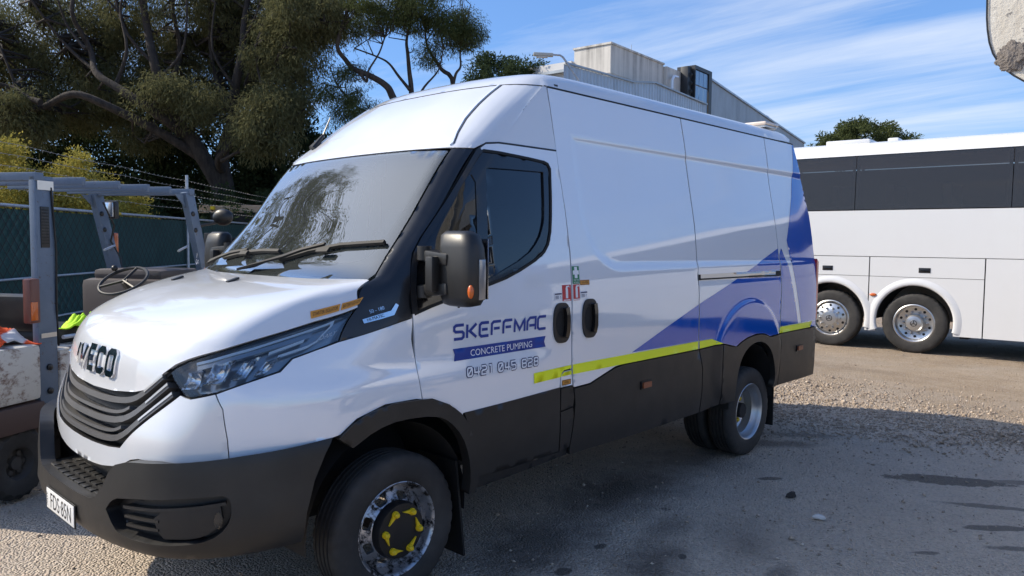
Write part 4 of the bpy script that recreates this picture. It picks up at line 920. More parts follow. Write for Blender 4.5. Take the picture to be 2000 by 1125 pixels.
# model badge on the black wing panel
strips('model_badge', [([(.875, 1.328), (.96, 1.346), (1.02, 1.360), (1.048, 1.398)], [.018, .022, .022, .016])], MT['chrome'], gfx, 'x', .010, .008)
decal_text('badge_lettering', 'HI-MATIC', (.895, 1.326), .020, MT['ink'], gfx, 'x', .011, .22)
decal_text('badge_lettering', '50 - 180', (.915, 1.362), .022, MT['chrome'], gfx, 'x', .004, .22)

# ------------------------------------------------------------------ site frame: a = metres to the right, z up, d = metres ahead (fixed axes of the yard)
SF = Vector((math.cos(YAW), math.sin(YAW), 0)); SR = Vector((math.sin(YAW), -math.cos(YAW), 0)); SO = Vector((CAM_POS.x, CAM_POS.y, 0))
def site(a, z, d): return SO+SR*a+SF*d+Vector((0, 0, z))
def rebase(root, loc):
    loc = Vector(loc); root.location = loc
    for c in root.children: c.location = c.location-loc
def fast(name, V, F, mat, parent=None, smooth=False):
    """mesh from numpy arrays (all faces with the same corner count)"""
    V = np.asarray(V, np.float32); F = np.asarray(F, np.int32); me = bpy.data.meshes.new(name); k = F.shape[1]
    me.vertices.add(len(V)); me.vertices.foreach_set('co', V.ravel()); me.loops.add(F.size); me.loops.foreach_set('vertex_index', F.ravel())
    me.polygons.add(len(F)); me.polygons.foreach_set('loop_start', np.arange(0, F.size, k, dtype=np.int32)); me.polygons.foreach_set('loop_total', np.full(len(F), k, np.int32))
    if smooth: me.polygons.foreach_set('use_smooth', np.ones(len(F), bool))
    if mat: me.materials.append(mat)
    me.update(calc_edges=True); me.validate(); return link(name, me, parent)

# ------------------------------------------------------------------ ground
gm = Mt('yard_ground', (.2, .19, .18), .9); P = gm.pos(); sp = gm.n('ShaderNodeSeparateXYZ'); gm.l(P, sp.inputs[0])
big = gm.noise(.35, 5, .6, P); mid = gm.noise(2.2, 6, .65, P); fine = gm.noise(45, 5, .7, P); vfine = gm.noise(190, 3, .7, P)
asph = gm.mix(gm.ramp(mid, [(.3, 0.), (.75, 1.)]), (.64, .515, .40), (.76, .63, .50))
asph = gm.mix(gm.ramp(fine, [(.35, 0.), (.72, 1.)]), asph, gm.mix(.55, asph, (.80, .69, .57)))
dirt = gm.mix(gm.ramp(mid, [(.3, 0.), (.7, 1.)]), (.40, .29, .19), (.55, .425, .30)); dirt = gm.mix(gm.ramp(fine, [(.4, 0.), (.8, .6)]), dirt, (.50, .41, .31))
edge = gm.math('ADD', sp.outputs[0], gm.math('MULTIPLY', gm.math('SUBTRACT', big, .5), 3.2)); edge = gm.math('ADD', edge, gm.math('MULTIPLY', sp.outputs[1], -.12))
far = gm.ramp(gm.math('MULTIPLY', edge, .1), [(.66, 0.), (.84, 1.)])
tracks = gm.noise(1.0, 4, .6, P, (.9, .16, 1)); dirt = gm.mix(gm.ramp(tracks, [(.5, 0.), (.72, .55)]), dirt, (.16, .12, .085))
col = gm.mix(far, asph, dirt)
dust = gm.ramp(gm.noise(.8, 6, .62, P, dist=.6), [(.44, 0.), (.72, .6)]); col = gm.mix(dust, col, (.56, .48, .40))
vo = gm.n('ShaderNodeTexVoronoi'); vo.inputs['Scale'].default_value = 75; gm.l(P, vo.inputs['Vector']); vb = gm.n('ShaderNodeRGBToBW'); gm.l(vo.outputs['Color'], vb.inputs[0])
col = gm.mix(gm.ramp(vb.outputs[0], [(.1, .45), (.5, 0.)]), col, gm.mix(.62, col, (.10, .085, .07))); col = gm.mix(gm.ramp(vb.outputs[0], [(.72, 0.), (.95, .6)]), col, (.62, .57, .51))
pits = gm.ramp(gm.noise(22, 4, .7, P), [(.60, 0.), (.70, .7)]); col = gm.mix(pits, col, gm.mix(.5, col, (.09, .08, .07)))
# dark spills and damp spots, plus shade painted along the van's side, all ragged
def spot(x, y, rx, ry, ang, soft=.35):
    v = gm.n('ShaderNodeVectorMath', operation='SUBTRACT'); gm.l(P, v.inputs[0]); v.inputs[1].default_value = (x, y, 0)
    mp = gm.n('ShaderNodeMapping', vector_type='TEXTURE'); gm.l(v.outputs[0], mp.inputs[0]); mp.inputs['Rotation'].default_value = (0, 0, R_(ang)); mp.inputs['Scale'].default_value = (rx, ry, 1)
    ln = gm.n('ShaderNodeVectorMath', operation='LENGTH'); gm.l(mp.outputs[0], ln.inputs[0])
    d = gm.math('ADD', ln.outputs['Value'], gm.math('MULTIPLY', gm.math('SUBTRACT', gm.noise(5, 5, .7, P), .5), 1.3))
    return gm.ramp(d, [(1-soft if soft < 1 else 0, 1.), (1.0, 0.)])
stain_shade = None
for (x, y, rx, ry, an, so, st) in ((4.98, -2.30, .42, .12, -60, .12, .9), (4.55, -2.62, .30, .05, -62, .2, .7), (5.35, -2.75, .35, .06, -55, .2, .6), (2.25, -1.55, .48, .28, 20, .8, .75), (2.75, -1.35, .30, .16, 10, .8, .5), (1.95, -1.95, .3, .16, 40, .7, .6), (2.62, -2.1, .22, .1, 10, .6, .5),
                                  (4.15, -2.75, .20, .05, -50, .2, .8), (3.9, -2.95, .25, .05, -55, .3, .7), (5.05, -.95, .5, .16, -50, .6, .75), (5.5, -1.0, .4, .10, -55, .5, .6), (1.85, -1.28, .07, .05, 0, .3, .9), (2.25, -1.22, .06, .035, 0, .3, .9), (2.45, -1.62, .05, .03, 30, .3, .9), (4.1, -1.35, .10, .04, -40, .3, .8), (3.45, -2.55, .09, .03, -50, .3, .7), (1.3, 2.2, .8, .4, 30, .8, .5), (2.0, -.95, 1.0, .42, 8, .8, .8), (3.1, -.75, 1.1, .45, 5, .8, .85), (4.1, -.65, .8, .5, 0, .8, .7), (1.3, -1.5, .5, .35, 0, .8, .6), (2.9, -1.75, .5, .25, 30, .9, .45)):  # the widest soft spots beside the van paint its shade onto the yard
    s_ = gm.math('MULTIPLY', spot(x, y, rx, ry, an, so), st); stain_shade = s_ if stain_shade is None else gm.math('MAXIMUM', stain_shade, s_)
speck = gm.ramp(gm.noise(6.5, 3, .6, P), [(.68, 0.), (.71, .75)]); stain_shade = gm.math('MAXIMUM', stain_shade, gm.math('MULTIPLY', speck, gm.math('SUBTRACT', 1., far)))
col = gm.mix(stain_shade, col, (.085, .072, .060)); gm.color(col); gm.rough(gm.math('SUBTRACT', .93, gm.math('MULTIPLY', stain_shade, .32)))
hgt = gm.math('ADD', gm.math('MULTIPLY', fine, .8), gm.math('ADD', gm.math('MULTIPLY', vfine, .35), gm.math('MULTIPLY', mid, 2.2))); hgt = gm.math('ADD', hgt, gm.math('MULTIPLY', vo.outputs['Distance'], -1.6)); gm.bump(hgt, 1.0, .022)
gx = np.concatenate([[-400, -120, -40, -12], np.arange(-4, 12.01, .25), [16, 24, 40, 90, 200, 450]]); gy = np.concatenate([[-400, -100, -30, -12], np.arange(-6, 6.01, .25), [10, 18, 30, 60, 140, 420]])
VX, VY = np.meshgrid(gx, gy, indexing='ij'); und = .018*(np.sin(VX*.9+.4)*np.cos(VY*1.15+.8)+.6*np.sin(VX*2.3+VY*1.7))*((np.abs(VY+.0) > 1.6) | (VX < -1) | (VX > 6.6))*(np.abs(VX) < 30)*(np.abs(VY) < 30)
und = np.minimum(und, 0)*.9
V = np.stack([VX.ravel(), VY.ravel(), und.ravel()], -1); ny_ = len(gy); I = np.arange(len(gx)*ny_).reshape(len(gx), ny_)
F = np.stack([I[:-1, :-1].ravel(), I[1:, :-1].ravel(), I[1:, 1:].ravel(), I[:-1, 1:].ravel()], -1)
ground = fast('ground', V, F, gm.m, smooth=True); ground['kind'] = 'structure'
# loose stones
def stones(name, X, Y, S, mat, zf=.35):
    n = len(X); base = np.array([(1, 0, 0), (-.9, .1, 0), (0, 1, 0), (.1, -1, .0), (0, 0, 1), (0, 0, -1), (.6, .6, .5), (-.6, -.5, .55)], float)[:6]
    fc = np.array([(0, 2, 4), (2, 1, 4), (1, 3, 4), (3, 0, 4), (2, 0, 5), (1, 2, 5), (3, 1, 5), (0, 3, 5)])
    sc = RNG.uniform(.55, 1.3, (n, 1, 3))*S[:, None, None]*np.array([1, 1, .62]); v = base[None]*sc+RNG.normal(0, .16, (n, 6, 3))*S[:, None, None]
    a = RNG.uniform(0, 2*math.pi, n); b = RNG.uniform(-.7, .7, n); c, s = np.cos(b)[:, None], np.sin(b)[:, None]; y, z = v[..., 1]*c-v[..., 2]*s, v[..., 1]*s+v[..., 2]*c; v = np.stack([v[..., 0], y, z], -1)
    c, s = np.cos(a)[:, None], np.sin(a)[:, None]; x, y = v[..., 0]*c-v[..., 1]*s, v[..., 0]*s+v[..., 1]*c
    v = np.stack([x+X[:, None], y+Y[:, None], v[..., 2]+(S*zf)[:, None]], -1).reshape(-1, 3); F = (fc[None]+(np.arange(n)*6)[:, None, None]).reshape(-1, 3)
    return fast(name, v, F, mat)
sm = Mt('stone', (.3, .28, .26), .9); c_ = sm.n('ShaderNodeTexWhiteNoise'); rp = sm.n('ShaderNodeVectorMath', operation='SNAP'); sm.l(sm.pos(), rp.inputs[0]); rp.inputs[1].default_value = (.035, .035, 10); sm.l(rp.outputs[0], c_.inputs[0])
sm.color(sm.ramp(c_.outputs[0], [(0, (.24, .19, .145)), (.5, (.36, .285, .215)), (.85, (.46, .375, .29)), (1, (.60, .52, .43))])); sm.bump(sm.noise(160, 3), .4, .004)
n = 90000; X = RNG.uniform(5.0, 8.9, n); Y = RNG.uniform(-6.2, 1.6, n); lo_e = 5.75+.18*np.sin(Y*2.1)+.12*np.sin(Y*5.3)-.22*(Y+1); hi_e = 7.9+.3*np.sin(Y*1.3+1)
pr = (1/(1+np.exp(-(X-lo_e)/.22))*1/(1+np.exp((X-hi_e)/.4)))**1.3*(.62+.3*np.sin(X*5+Y*3)*np.sin(Y*4.2-X*2)); k = RNG.uniform(0, 1, n) < pr
grav = stones('gravel_bed', X[k], Y[k], RNG.lognormal(math.log(.0098), .42, k.sum()), sm.m, .2); tag(grav, 'strip of loose grey-brown gravel behind the van tail', 'gravel', kind='stuff')
n = 11000; X = np.concatenate([RNG.uniform(-1, 6, n//2), RNG.uniform(3, 14, n//2)]); Y = np.concatenate([RNG.uniform(-3.6, 3.2, n//2), RNG.uniform(-7, 6, n//2)])
peb = stones('loose_pebbles', X, Y, RNG.lognormal(math.log(.0055), .5, n), sm.m, .2); tag(peb, 'small loose pebbles scattered over the dusty yard', 'pebbles', kind='stuff')
def lump(name, x, y, s, mat, label, cat, sq=(1.4, .8, .6)):
    bm = bmesh.new(); bmesh.ops.create_icosphere(bm, subdivisions=2, radius=1.)
    rr = random.Random(int(x*100+y*37)); ph = [rr.uniform(0, 6) for _ in range(6)]
    for v in bm.verts: v.co *= 1+.22*math.sin(3*v.co.x+ph[0])*math.sin(2.5*v.co.y+ph[1])+.15*math.sin(5*v.co.z+ph[2]); v.co = Vector((v.co.x*sq[0]*s, v.co.y*sq[1]*s, v.co.z*sq[2]*s))
    me = bpy.data.meshes.new(name); bm.to_mesh(me); bm.free(); me.materials.append(mat); o = link(name, me, None, (x, y, s*sq[2]*.6)); o.rotation_euler = (0, 0, rr.uniform(0, 3)); return tag(o, label, cat)
lump('concrete_crumb', 3.55, -1.92, .026, simple('pale_concrete', (.55, .53, .50), .9), 'small white concrete crumb lying on the grey yard', 'crumb')
lump('rag_scrap', 3.82, -1.63, .03, simple('dark_rag', (.035, .03, .028), .9), 'small dark scrap of rag lying near the rear wheel', 'scrap', (1.6, .7, .7))

# ------------------------------------------------------------------ trees
def leafmat(name, c1, c2, c3, trans=.30):
    m = Mt(name); t = m.t; t.nodes.remove(m.b); P = m.pos(); n = m.noise(5.5, 3, .6, P); w = m.noise(28, 2, .5, P)
    c = m.mix(m.ramp(n, [(.32, 0.), (.68, 1.)]), c1, c2); c = m.mix(m.ramp(w, [(.45, 0.), (.75, .8)]), c, c3)
    d = m.n('ShaderNodeBsdfDiffuse'); tr = m.n('ShaderNodeBsdfTranslucent'); mx = m.n('ShaderNodeMixShader'); mx.inputs[0].default_value = trans
    m.l(c, d.inputs[0]); m.l(c, tr.inputs[0]); m.l(d.outputs[0], mx.inputs[1]); m.l(tr.outputs[0], mx.inputs[2]); m.l(mx.outputs[0], m.out.inputs[0]); return m.m
def barkmat(name, a, b):
    m = Mt(name, a, .95); n = m.noise(7, 7, .7, m.pos(), (1, 1, .22)); m.color(m.mix(m.ramp(n, [(.35, 0.), (.7, 1.)]), a, b)); m.bump(n, .9, .05); return m.m
BARK = barkmat('paperbark', (.022, .018, .016), (.066, .055, .048)); BARK2 = barkmat('dark_bark', (.025, .021, .019), (.075, .062, .052))
LF1 = leafmat('olive_leaves', (.100, .110, .052), (.145, .145, .072), (.195, .178, .096), .40); LF2 = leafmat('deep_green_leaves', (.030, .046, .024), (.050, .072, .034), (.072, .092, .045), .28)
LF3 = leafmat('yellow_green_leaves', (.26, .24, .055), (.38, .32, .065), (.48, .41, .14), .35); LF4 = leafmat('mid_green_leaves', (.060, .080, .032), (.095, .115, .046), (.125, .135, .06), .36)
def leaves(centres, per, spread, length, width, droop=.6, flat=(1, 1, .8)):
    C = np.repeat(np.asarray(centres, float), per, 0); n = len(C); off = RNG.normal(0, 1, (n, 3)); off /= np.maximum(1e-6, np.linalg.norm(off, axis=1, keepdims=True)); off *= (RNG.uniform(0, 1, (n, 1))**.5)*np.array(flat)
    sp = np.repeat(np.broadcast_to(np.asarray(spread, float), (len(centres),)), per)[:, None]; B = C+off*sp
    d = off*.8+RNG.normal(0, .5, (n, 3)); d[:, 2] -= droop; d /= np.linalg.norm(d, axis=1, keepdims=True); r = RNG.normal(0, 1, (n, 3)); s = np.cross(d, r); s /= np.maximum(1e-6, np.linalg.norm(s, axis=1, keepdims=True))
    l = length*RNG.uniform(.6, 1.4, (n, 1)); w = width*RNG.uniform(.7, 1.3, (n, 1))
    V = np.stack([B, B+d*l*.45+s*w*.5, B+d*l, B+d*l*.45-s*w*.5], 1).reshape(-1, 3); F = np.arange(4*n).reshape(-1, 4); return V, F
def blobpts(blobs, shell=.45):
    """clump centres inside ellipsoids: (centre, radii, count)"""
    o = []
    for c, r, n in blobs:
        v = RNG.normal(0, 1, (n, 3)); v /= np.linalg.norm(v, axis=1, keepdims=True); v *= (shell+(1-shell)*RNG.uniform(0, 1, (n, 1)))**.7; o.append(np.asarray(c)+v*np.asarray(r))
    return np.concatenate(o)
def wood(g, limbs, n=9):
    for pts, rs in limbs:
        P = [Vector(p) for p in pts]; Q = []; RR = []
        for i in range(len(P)-1):
            a, b = P[max(i-1, 0)], P[i]; c, d = P[i+1], P[min(i+2, len(P)-1)]
            for t in (0, .25, .5, .75):
                t2, t3 = t*t, t*t*t; q = (b*2+(c-a)*t+(a*2-b*5+c*4-d)*t2+(-a+b*3-c*3+d)*t3)*.5; Q.append(q); k = (i+t)/(len(P)-1); RR.append((rs[0]+(rs[1]-rs[0])*k**.6)*.74)
        Q.append(P[-1]); RR.append(rs[1]); g.tube(Q, RR, n)
def twigs(g, limbs, centres, k, r=.022, jit=.35):
    """thin branches from the limbs out to clump centres"""
    src = np.array([tuple(Vector(a).lerp(Vector(b), t)) for pts, _ in limbs for a, b in zip(pts, pts[1:]) for t in (.2, .6, 1.)])
    sel = centres[RNG.permutation(len(centres))[:k]]
    for c in sel:
        d = np.linalg.norm(src-c, axis=1)+np.maximum(0, src[:, 2]-c[2])*.8; i = np.argmin(d+RNG.uniform(0, .6, len(d))); a = Vector(src[i]); b = Vector(c); m1 = a.lerp(b, .4)+Vector(RNG.normal(0, jit*.5, 3)); m2 = a.lerp(b, .75)+Vector(RNG.normal(0, jit*.35, 3))
        g.tube([a, m1, m2, b], [r*1.4, r, r*.6, r*.3], 5, False)
def tree(name, label, base, limbs, centres, per, spread, ll, lw, lmat, bmat, cat='tree', group=None, ntw=120, tr=.022, droop=.6, flat=(1, 1, .8)):
    t = empty(name, base, 0, label, cat, group); g = G(); wood(g, limbs)
    if ntw: twigs(g, limbs, centres, min(ntw, len(centres)), tr)
    o = g.build('trunk', bmat, t, True, 60, fix=False); o.location = -Vector(base)
    V, F = leaves(centres, per, spread, ll, lw, droop, flat); o = fast('crown', V, F, lmat, t); o.location = -Vector(base); o['kind'] = 'stuff'; return t
S = lambda L_, d0, j=0.: [tuple(site(a, z, d0+random.uniform(-j, j))) for a, z in L_]
# the big spreading paperbark behind the fence
LB = [(S([(-10.2, -.1), (-10.3, 2.2), (-10.3, 3.3), (-11.13, 4.99), (-11.8, 5.73), (-12.25, 6.8), (-12.46, 7.81), (-12.78, 8.93), (-12.9, 10.6), (-13.1, 12.5)], 27, .3), (.62, .10)), (S([(-9.9, -.1), (-10.1, 3.2), (-10.38, 4.6), (-10.08, 5.92), (-9.77, 7.06), (-9.54, 8.29), (-9.58, 9.41), (-9.3, 11.5)], 27.4, .4), (.5, .10)),
      ([tuple(site(-10.3, 4.0, 27.3))]+S([(-10.1, 4.4), (-9.4, 5.07), (-8.57, 6.89), (-7.65, 8.03), (-7.18, 8.7), (-6.5, 8.99)], 26.2, .6), (.22, .05)), ([tuple(site(-11.2, 5.1, 27))]+S([(-12.0, 5.9), (-13.11, 6.62), (-13.96, 7.18), (-14.41, 8.07), (-14.66, 9.19), (-14.4, 10.6)], 26, .5), (.30, .07)),
      ([tuple(site(-10.8, 4.4, 27)), tuple(site(-11.9, 5.2, 26.2))]+S([(-13.24, 5.95), (-14.32, 6.33), (-15.43, 5.93), (-16.11, 5.74)], 25.2, .5), (.27, .12)), (S([(-15.2, 6.0), (-15.8, 6.2), (-16.38, 6.54), (-17.13, 6.76), (-17.97, 7.19), (-19.5, 8.2)], 25.2, .5), (.16, .05)), (S([(-12.0, 6.0), (-12.5, 7.0), (-12.23, 7.81), (-12.1, 8.83), (-12.14, 9.95), (-11.8, 12)], 27.8, .4), (.24, .06)),
      (S([(-10.1, 6.0), (-10.9, 7.4), (-11.1, 9.0), (-10.8, 11)], 28, .5), (.20, .05)), (S([(-9.7, 7.2), (-8.9, 8.6), (-8.4, 10.2), (-8.2, 11.6)], 27.5, .5), (.16, .04)), (S([(-14.0, 7.2), (-15.3, 8.2), (-16.2, 9.6)], 26.5, .5), (.12, .04)), (S([(-9.0, 5.9), (-8.3, 6.0), (-7.6, 5.6)], 26, .3), (.09, .03)), (S([(-12.4, 7.6), (-13.2, 8.6), (-13.7, 9.8), (-13.9, 11)], 26.6, .3), (.10, .04)), (S([(-13.4, 6.9), (-13.0, 8.0), (-13.3, 9.4), (-13.0, 10.8)], 26, .3), (.11, .04)), (S([(-14.4, 8.0), (-15.1, 8.9), (-15.3, 10.2)], 26, .3), (.09, .03)), (S([(-16.4, 6.5), (-16.8, 7.6), (-17.4, 8.8)], 25.4, .3), (.09, .03)), (S([(-9.8, 7.0), (-10.4, 8.2), (-10.3, 9.8)], 26.8, .3), (.09, .03)), (S([(-9.5, 8.4), (-8.8, 9.4), (-8.6, 10.6)], 26.8, .3), (.08, .03)), (S([(-12.2, 7.2), (-11.4, 8.1), (-11.2, 9.5), (-11.5, 10.8)], 26.8, .3), (.09, .03)), (S([(-8.5, 6.9), (-8.7, 8.2), (-8.1, 9.4)], 26.2, .3), (.07, .03)), (S([(-9.8, 4.3), (-9.2, 4.5), (-8.6, 5.0), (-7.9, 5.0)], 25.6, .3), (.10, .03))]
CB = blobpts([(site(-13, 10.6, 30.5), (4.6, 4.6, 2.4), 330), (site(-9.3, 10.6, 30), (3.6, 3.6, 2.2), 230), (site(-17, 8.8, 29), (3.0, 3.0, 2.2), 200), (site(-19.3, 7.6, 28), (2.2, 2.2, 2.6), 130), (site(-15.2, 6.8, 28.5), (2.2, 2.2, 1.2), 110), (site(-12.6, 8.2, 30.5), (2.6, 2.6, 1.7), 150), (site(-9.6, 7.8, 30.2), (1.9, 1.9, 1.9), 100), (site(-7.9, 7.8, 26.8), (1.5, 1.5, 1.5), 50), (site(-7.1, 9.2, 26.4), (1.5, 1.5, 1.1), 80), (site(-8.2, 5.4, 25.6), (1.15, 1.15, 1.0), 62), (site(-7.7, 6.5, 26), (.6, .6, .7), 24), (site(-11.2, 6.3, 26.2), (1.5, 1.5, .8), 44), (site(-16.4, 5.6, 25.3), (1.3, 1.3, .8), 60), (site(-13.3, 5.4, 27.5), (1.2, 1.2, .5), 22)], .3)
tree('paperbark_tree', 'big spreading dark tree with many limbs behind the fence at left', site(-10.2, 0, 27.2), LB, CB, 200, RNG.uniform(.35, .80, len(CB)), .165, .030, LF1, BARK, ntw=760, tr=.034, droop=.9, group='trees beyond the fence')
# the slender crooked tree over the van's roof
LB = [(S([(-3.2, 0), (-3.4, 3), (-3.7, 5.4), (-4.1, 6.55), (-4.34, 6.91), (-4.86, 7.21), (-5.43, 7.46), (-5.7, 7.76), (-5.9, 8.06), (-5.85, 8.52), (-5.57, 9.36)], 26, .15), (.26, .07)), (S([(-3.3, 2.5), (-3.45, 5), (-3.51, 6.78), (-3.57, 7.42), (-3.62, 8.03), (-3.67, 8.49), (-3.52, 9.21)], 26.4, .1), (.20, .05)), (S([(-3.54, 6.8), (-3.93, 7.27), (-4.24, 7.67), (-4.6, 7.87), (-5.42, 8.17)], 26.2, .15), (.09, .03)),
      (S([(-2.6, 0), (-2.4, 4), (-2.1, 7.0), (-2.52, 7.63), (-2.77, 7.99), (-3.03, 8.44), (-3.1, 9.2)], 26.8, .1), (.20, .04)), (S([(-2.12, 6.9), (-2.0, 7.4), (-1.84, 7.69), (-1.85, 8.2), (-1.7, 9)], 26.6, .1), (.09, .03)), (S([(-3.35, 6.4), (-3.03, 6.92), (-2.57, 7.48), (-2.4, 8.2)], 26.3, .1), (.08, .025)), (S([(-5.1, 7.2), (-4.9, 6.95), (-4.85, 7.3), (-4.5, 7.9), (-4.3, 8.4)], 25.8, .1), (.08, .03)), (S([(-4.4, 6.0), (-5.3, 6.2), (-6.0, 6.9), (-6.3, 7.6)], 26.5, .1), (.08, .02))]
CB = blobpts([(site(-4.9, 9.2, 26.2), (1.25, 1.25, .75), 56), (site(-3.4, 9.4, 26.4), (1.3, 1.3, .75), 60), (site(-2.2, 9.0, 26.6), (1.0, 1.0, .75), 46), (site(-1.5, 8.8, 26.5), (.62, .62, .62), 26), (site(-3.9, 10.7, 26.5), (2.6, 2.6, .9), 70), (site(-5.5, 7.3, 26), (.7, .7, .5), 12), (site(-6.0, 6.4, 26.4), (.9, .9, .8), 26), (site(-2.9, 8.2, 26.6), (.7, .7, .5), 12), (site(-5.4, 5.9, 26.5), (1.2, 1.2, .5), 20)], .2)
tree('crooked_tree', 'slender crooked tree with open branches above the van roof', site(-3.1, 0, 26.4), LB, CB, 190, RNG.uniform(.28, .5, len(CB)), .12, .020, LF4, BARK2, ntw=190, tr=.016, droop=.9, group='trees beyond the fence')
# its neighbour stands further left, outside the frame; the windscreen mirrors it
LB = [(S([(-17.2, 0), (-17.3, 3), (-17.6, 6), (-18.0, 9), (-18.2, 12)], 17, .3), (.5, .1)), (S([(-17.4, 4), (-19, 7), (-20.5, 10)], 17, .3), (.25, .06)), (S([(-17.4, 4.5), (-16, 7), (-15.3, 9.5)], 17.4, .3), (.22, .06))]
CB = blobpts([(site(-18, 11, 17), (3.6, 3.6, 2.8), 150), (site(-15.6, 9.2, 17.5), (2.0, 2.0, 1.8), 60), (site(-20.6, 9.6, 17), (2.4, 2.4, 2.0), 70), (site(-17.4, 7.6, 17.4), (2.6, 2.6, 1.2), 60), (site(-17.2, 13.4, 17.2), (2.2, 2.2, 1.6), 60), (site(-17.8, 15.0, 16), (3.2, 3.2, 2.0), 110), (site(-20, 13.0, 15.5), (2.6, 2.6, 2.0), 80)], .2)
tree('paperbark_tree', 'dark tree mirrored in the left half of the van windscreen', site(-17.2, 0, 17), LB, CB, 120, RNG.uniform(.35, .7, len(CB)), .16, .034, LF1, BARK, ntw=160, tr=.03, droop=.9, group='trees beyond the fence')
# more distant trees
CB = blobpts([(site(-.6, 11.2, 45), (2.6, 2.6, 1.3), 80), (site(-.6, 9.5, 45), (3.0, 3.0, 2.0), 60)], .4)
tree('round_tree', 'rounded dark green tree left of the street lamp', site(-.6, 0, 45), [(S([(-.6, 0), (-.5, 5), (-.6, 9.5), (-.5, 11)], 45), (.35, .1))], CB, 150, RNG.uniform(.4, .7, len(CB)), .2, .07, LF2, BARK2, ntw=40, droop=.1, group='far trees')
CB = blobpts([(site(34.3, 11.8, 75), (3.4, 3.4, 1.9), 90), (site(31.5, 10.8, 75), (2.2, 2.2, 1.6), 50), (site(37.2, 11.0, 75), (2.2, 2.2, 1.4), 50)], .4)
tree('round_tree', 'bushy green tree rising behind the white coach', site(34.3, 0, 75), [(S([(34.3, 0), (34.2, 6), (34.3, 11)], 75), (.4, .12))], CB, 170, RNG.uniform(.5, .9, len(CB)), .3, .12, LF4, BARK2, ntw=30, droop=.1, group='far trees')
# bright bushes just behind the fence, dark evergreens further back
def bush(label, a, d, h, r, lm, npc, per, ll, lw, name='bush', grp=None, zc=.5, sp=(.22, .38)):
    b = site(a, 0, d); n = len(r) if isinstance(r, list) else 0
    bl = [(site(a+x, h*zc+z, d+y), (rx, rx, rz), k) for x, y, z, rx, rz, k in npc]; CB = blobpts(bl, .5)
    lim = [([tuple(b+Vector((x*.3, y*.3, 0))), tuple(b+SR*(x*.5)+Vector((0, 0, h*.4))), tuple(site(a+x, h*zc+z, d+y))], (.06, .02)) for x, y, z, rx, rz, k in npc]
    return tree(name, label, b, lim, CB, per, RNG.uniform(sp[0], sp[1], len(CB)), ll, lw, lm, BARK2, 'bush', grp, 24, .014, -.1, (1, 1, 1))
bush('yellow-green flowering bush at the far left behind the fence', -13.1, 19.6, 4.2, 1, LF3, [(0, 0, .3, 1.3, 1.85, 120), (-1.5, .2, .2, 1.3, 1.75, 100), (.7, -.1, -.5, .8, 1.2, 60)], 170, .078, .040, grp='yellow-green bushes')
bush('yellow-green flowering bush behind the blue overhead guard', -11.2, 20.0, 3.9, 1, LF3, [(-.1, 0, .4, 1.0, 1.6, 100), (.9, .2, -.25, .85, 1.1, 70), (1.7, .6, -1.0, .6, .6, 34), (-.8, .2, 0, .8, 1.4, 60)], 170, .078, .040, grp='yellow-green bushes')
EV = ['leftmost dark evergreen shrub beyond the yellow bushes', 'dark evergreen shrub left of the big tree trunk', 'dark evergreen shrub directly behind the big tree trunk', 'dark evergreen shrub right of the big tree trunk', 'dark evergreen shrub seen beside the van windscreen edge', 'low dark evergreen shrub at the foot of the crooked tree']
for (a, d, h, w_, lb) in ((-20.8, 31, 8.0, 2.8, EV[0]), (-16.4, 31.5, 8.0, 2.8, EV[1]), (-12.6, 32, 8.0, 2.7, EV[2]), (-9.4, 31, 7.2, 2.2, EV[3]), (-6.9, 31, 5.4, 1.9, EV[4]), (-4.2, 31, 5.4, 1.8, EV[5])):
    bush(lb, a, d, h, 1, LF2, [(0, 0, .6, w_, h*.42, 120), (-w_*.5, -.4, -.5, w_*.8, h*.36, 60), (w_*.5, -.3, -.8, w_*.8, h*.34, 60)], 120, .20, .085, 'evergreen_shrub', 'dark evergreen shrubs', .5, (.35, .6))
for (a, d, h, lb) in ((-13.4, 25.0, 3.9, 'mid green shrub under the big tree, left of its trunk'), (-9.1, 25.5, 3.6, 'mid green shrub under the big tree, right of its trunk')):
    bush(lb, a, d, h, 1, LF2, [(0, 0, .2, 1.5, h*.42, 60), (1.1, .2, -.3, 1.0, h*.36, 34)], 110, .13, .06, 'shrub', 'shrubs under the big tree')
# boxy evergreen hedge line far behind closes the view under the crowns

# ------------------------------------------------------------------ fence
FA = Vector((1.79, 9.24, 0)); FD = Vector((.688, .7258, 0)).normalized(); FN = Vector((FD.y, -FD.x, 0))
fence = empty('mesh_fence', FA, 0, 'chain-link fence with green shade cloth and barbed wire behind the machines', 'fence')
fp = lambda s, z, o=0.: FD*s+Vector((0, 0, z))+FN*o
galv = Mt('galvanised_steel', (.42, .44, .46), .45, .6); galv.color(galv.mix(galv.ramp(galv.noise(9, 5), [(.4, 0.), (.7, 1.)]), (.40, .43, .47), (.52, .54, .57))); GALV = galv.m
cl = Mt('shade_cloth', (.012, .040, .036), .85); cw = cl.noise(1.3, 5, .6, cl.pos()); cl.color(cl.mix(cl.ramp(cw, [(.35, 0.), (.7, 1.)]), (.018, .060, .054), (.034, .092, .080))); cl.bump(cl.noise(2.5, 4, .6, cl.pos()), .5, .06)
s0, s1 = -7.5, 17.0; V = []; F = []; ns = 120
for i in range(ns+1):
    s = s0+(s1-s0)*i/ns
    for j, z in enumerate((.06, .55, 1.05, 1.6, 2.10)): V.append(fp(s, z, -.03-.02*math.sin(s*2.1+j)))
for i in range(ns):
    for j in range(4): F.append((i*5+j, i*5+5+j, i*5+6+j, i*5+1+j))
mesh('shade_cloth', V, F, cl.m, fence)
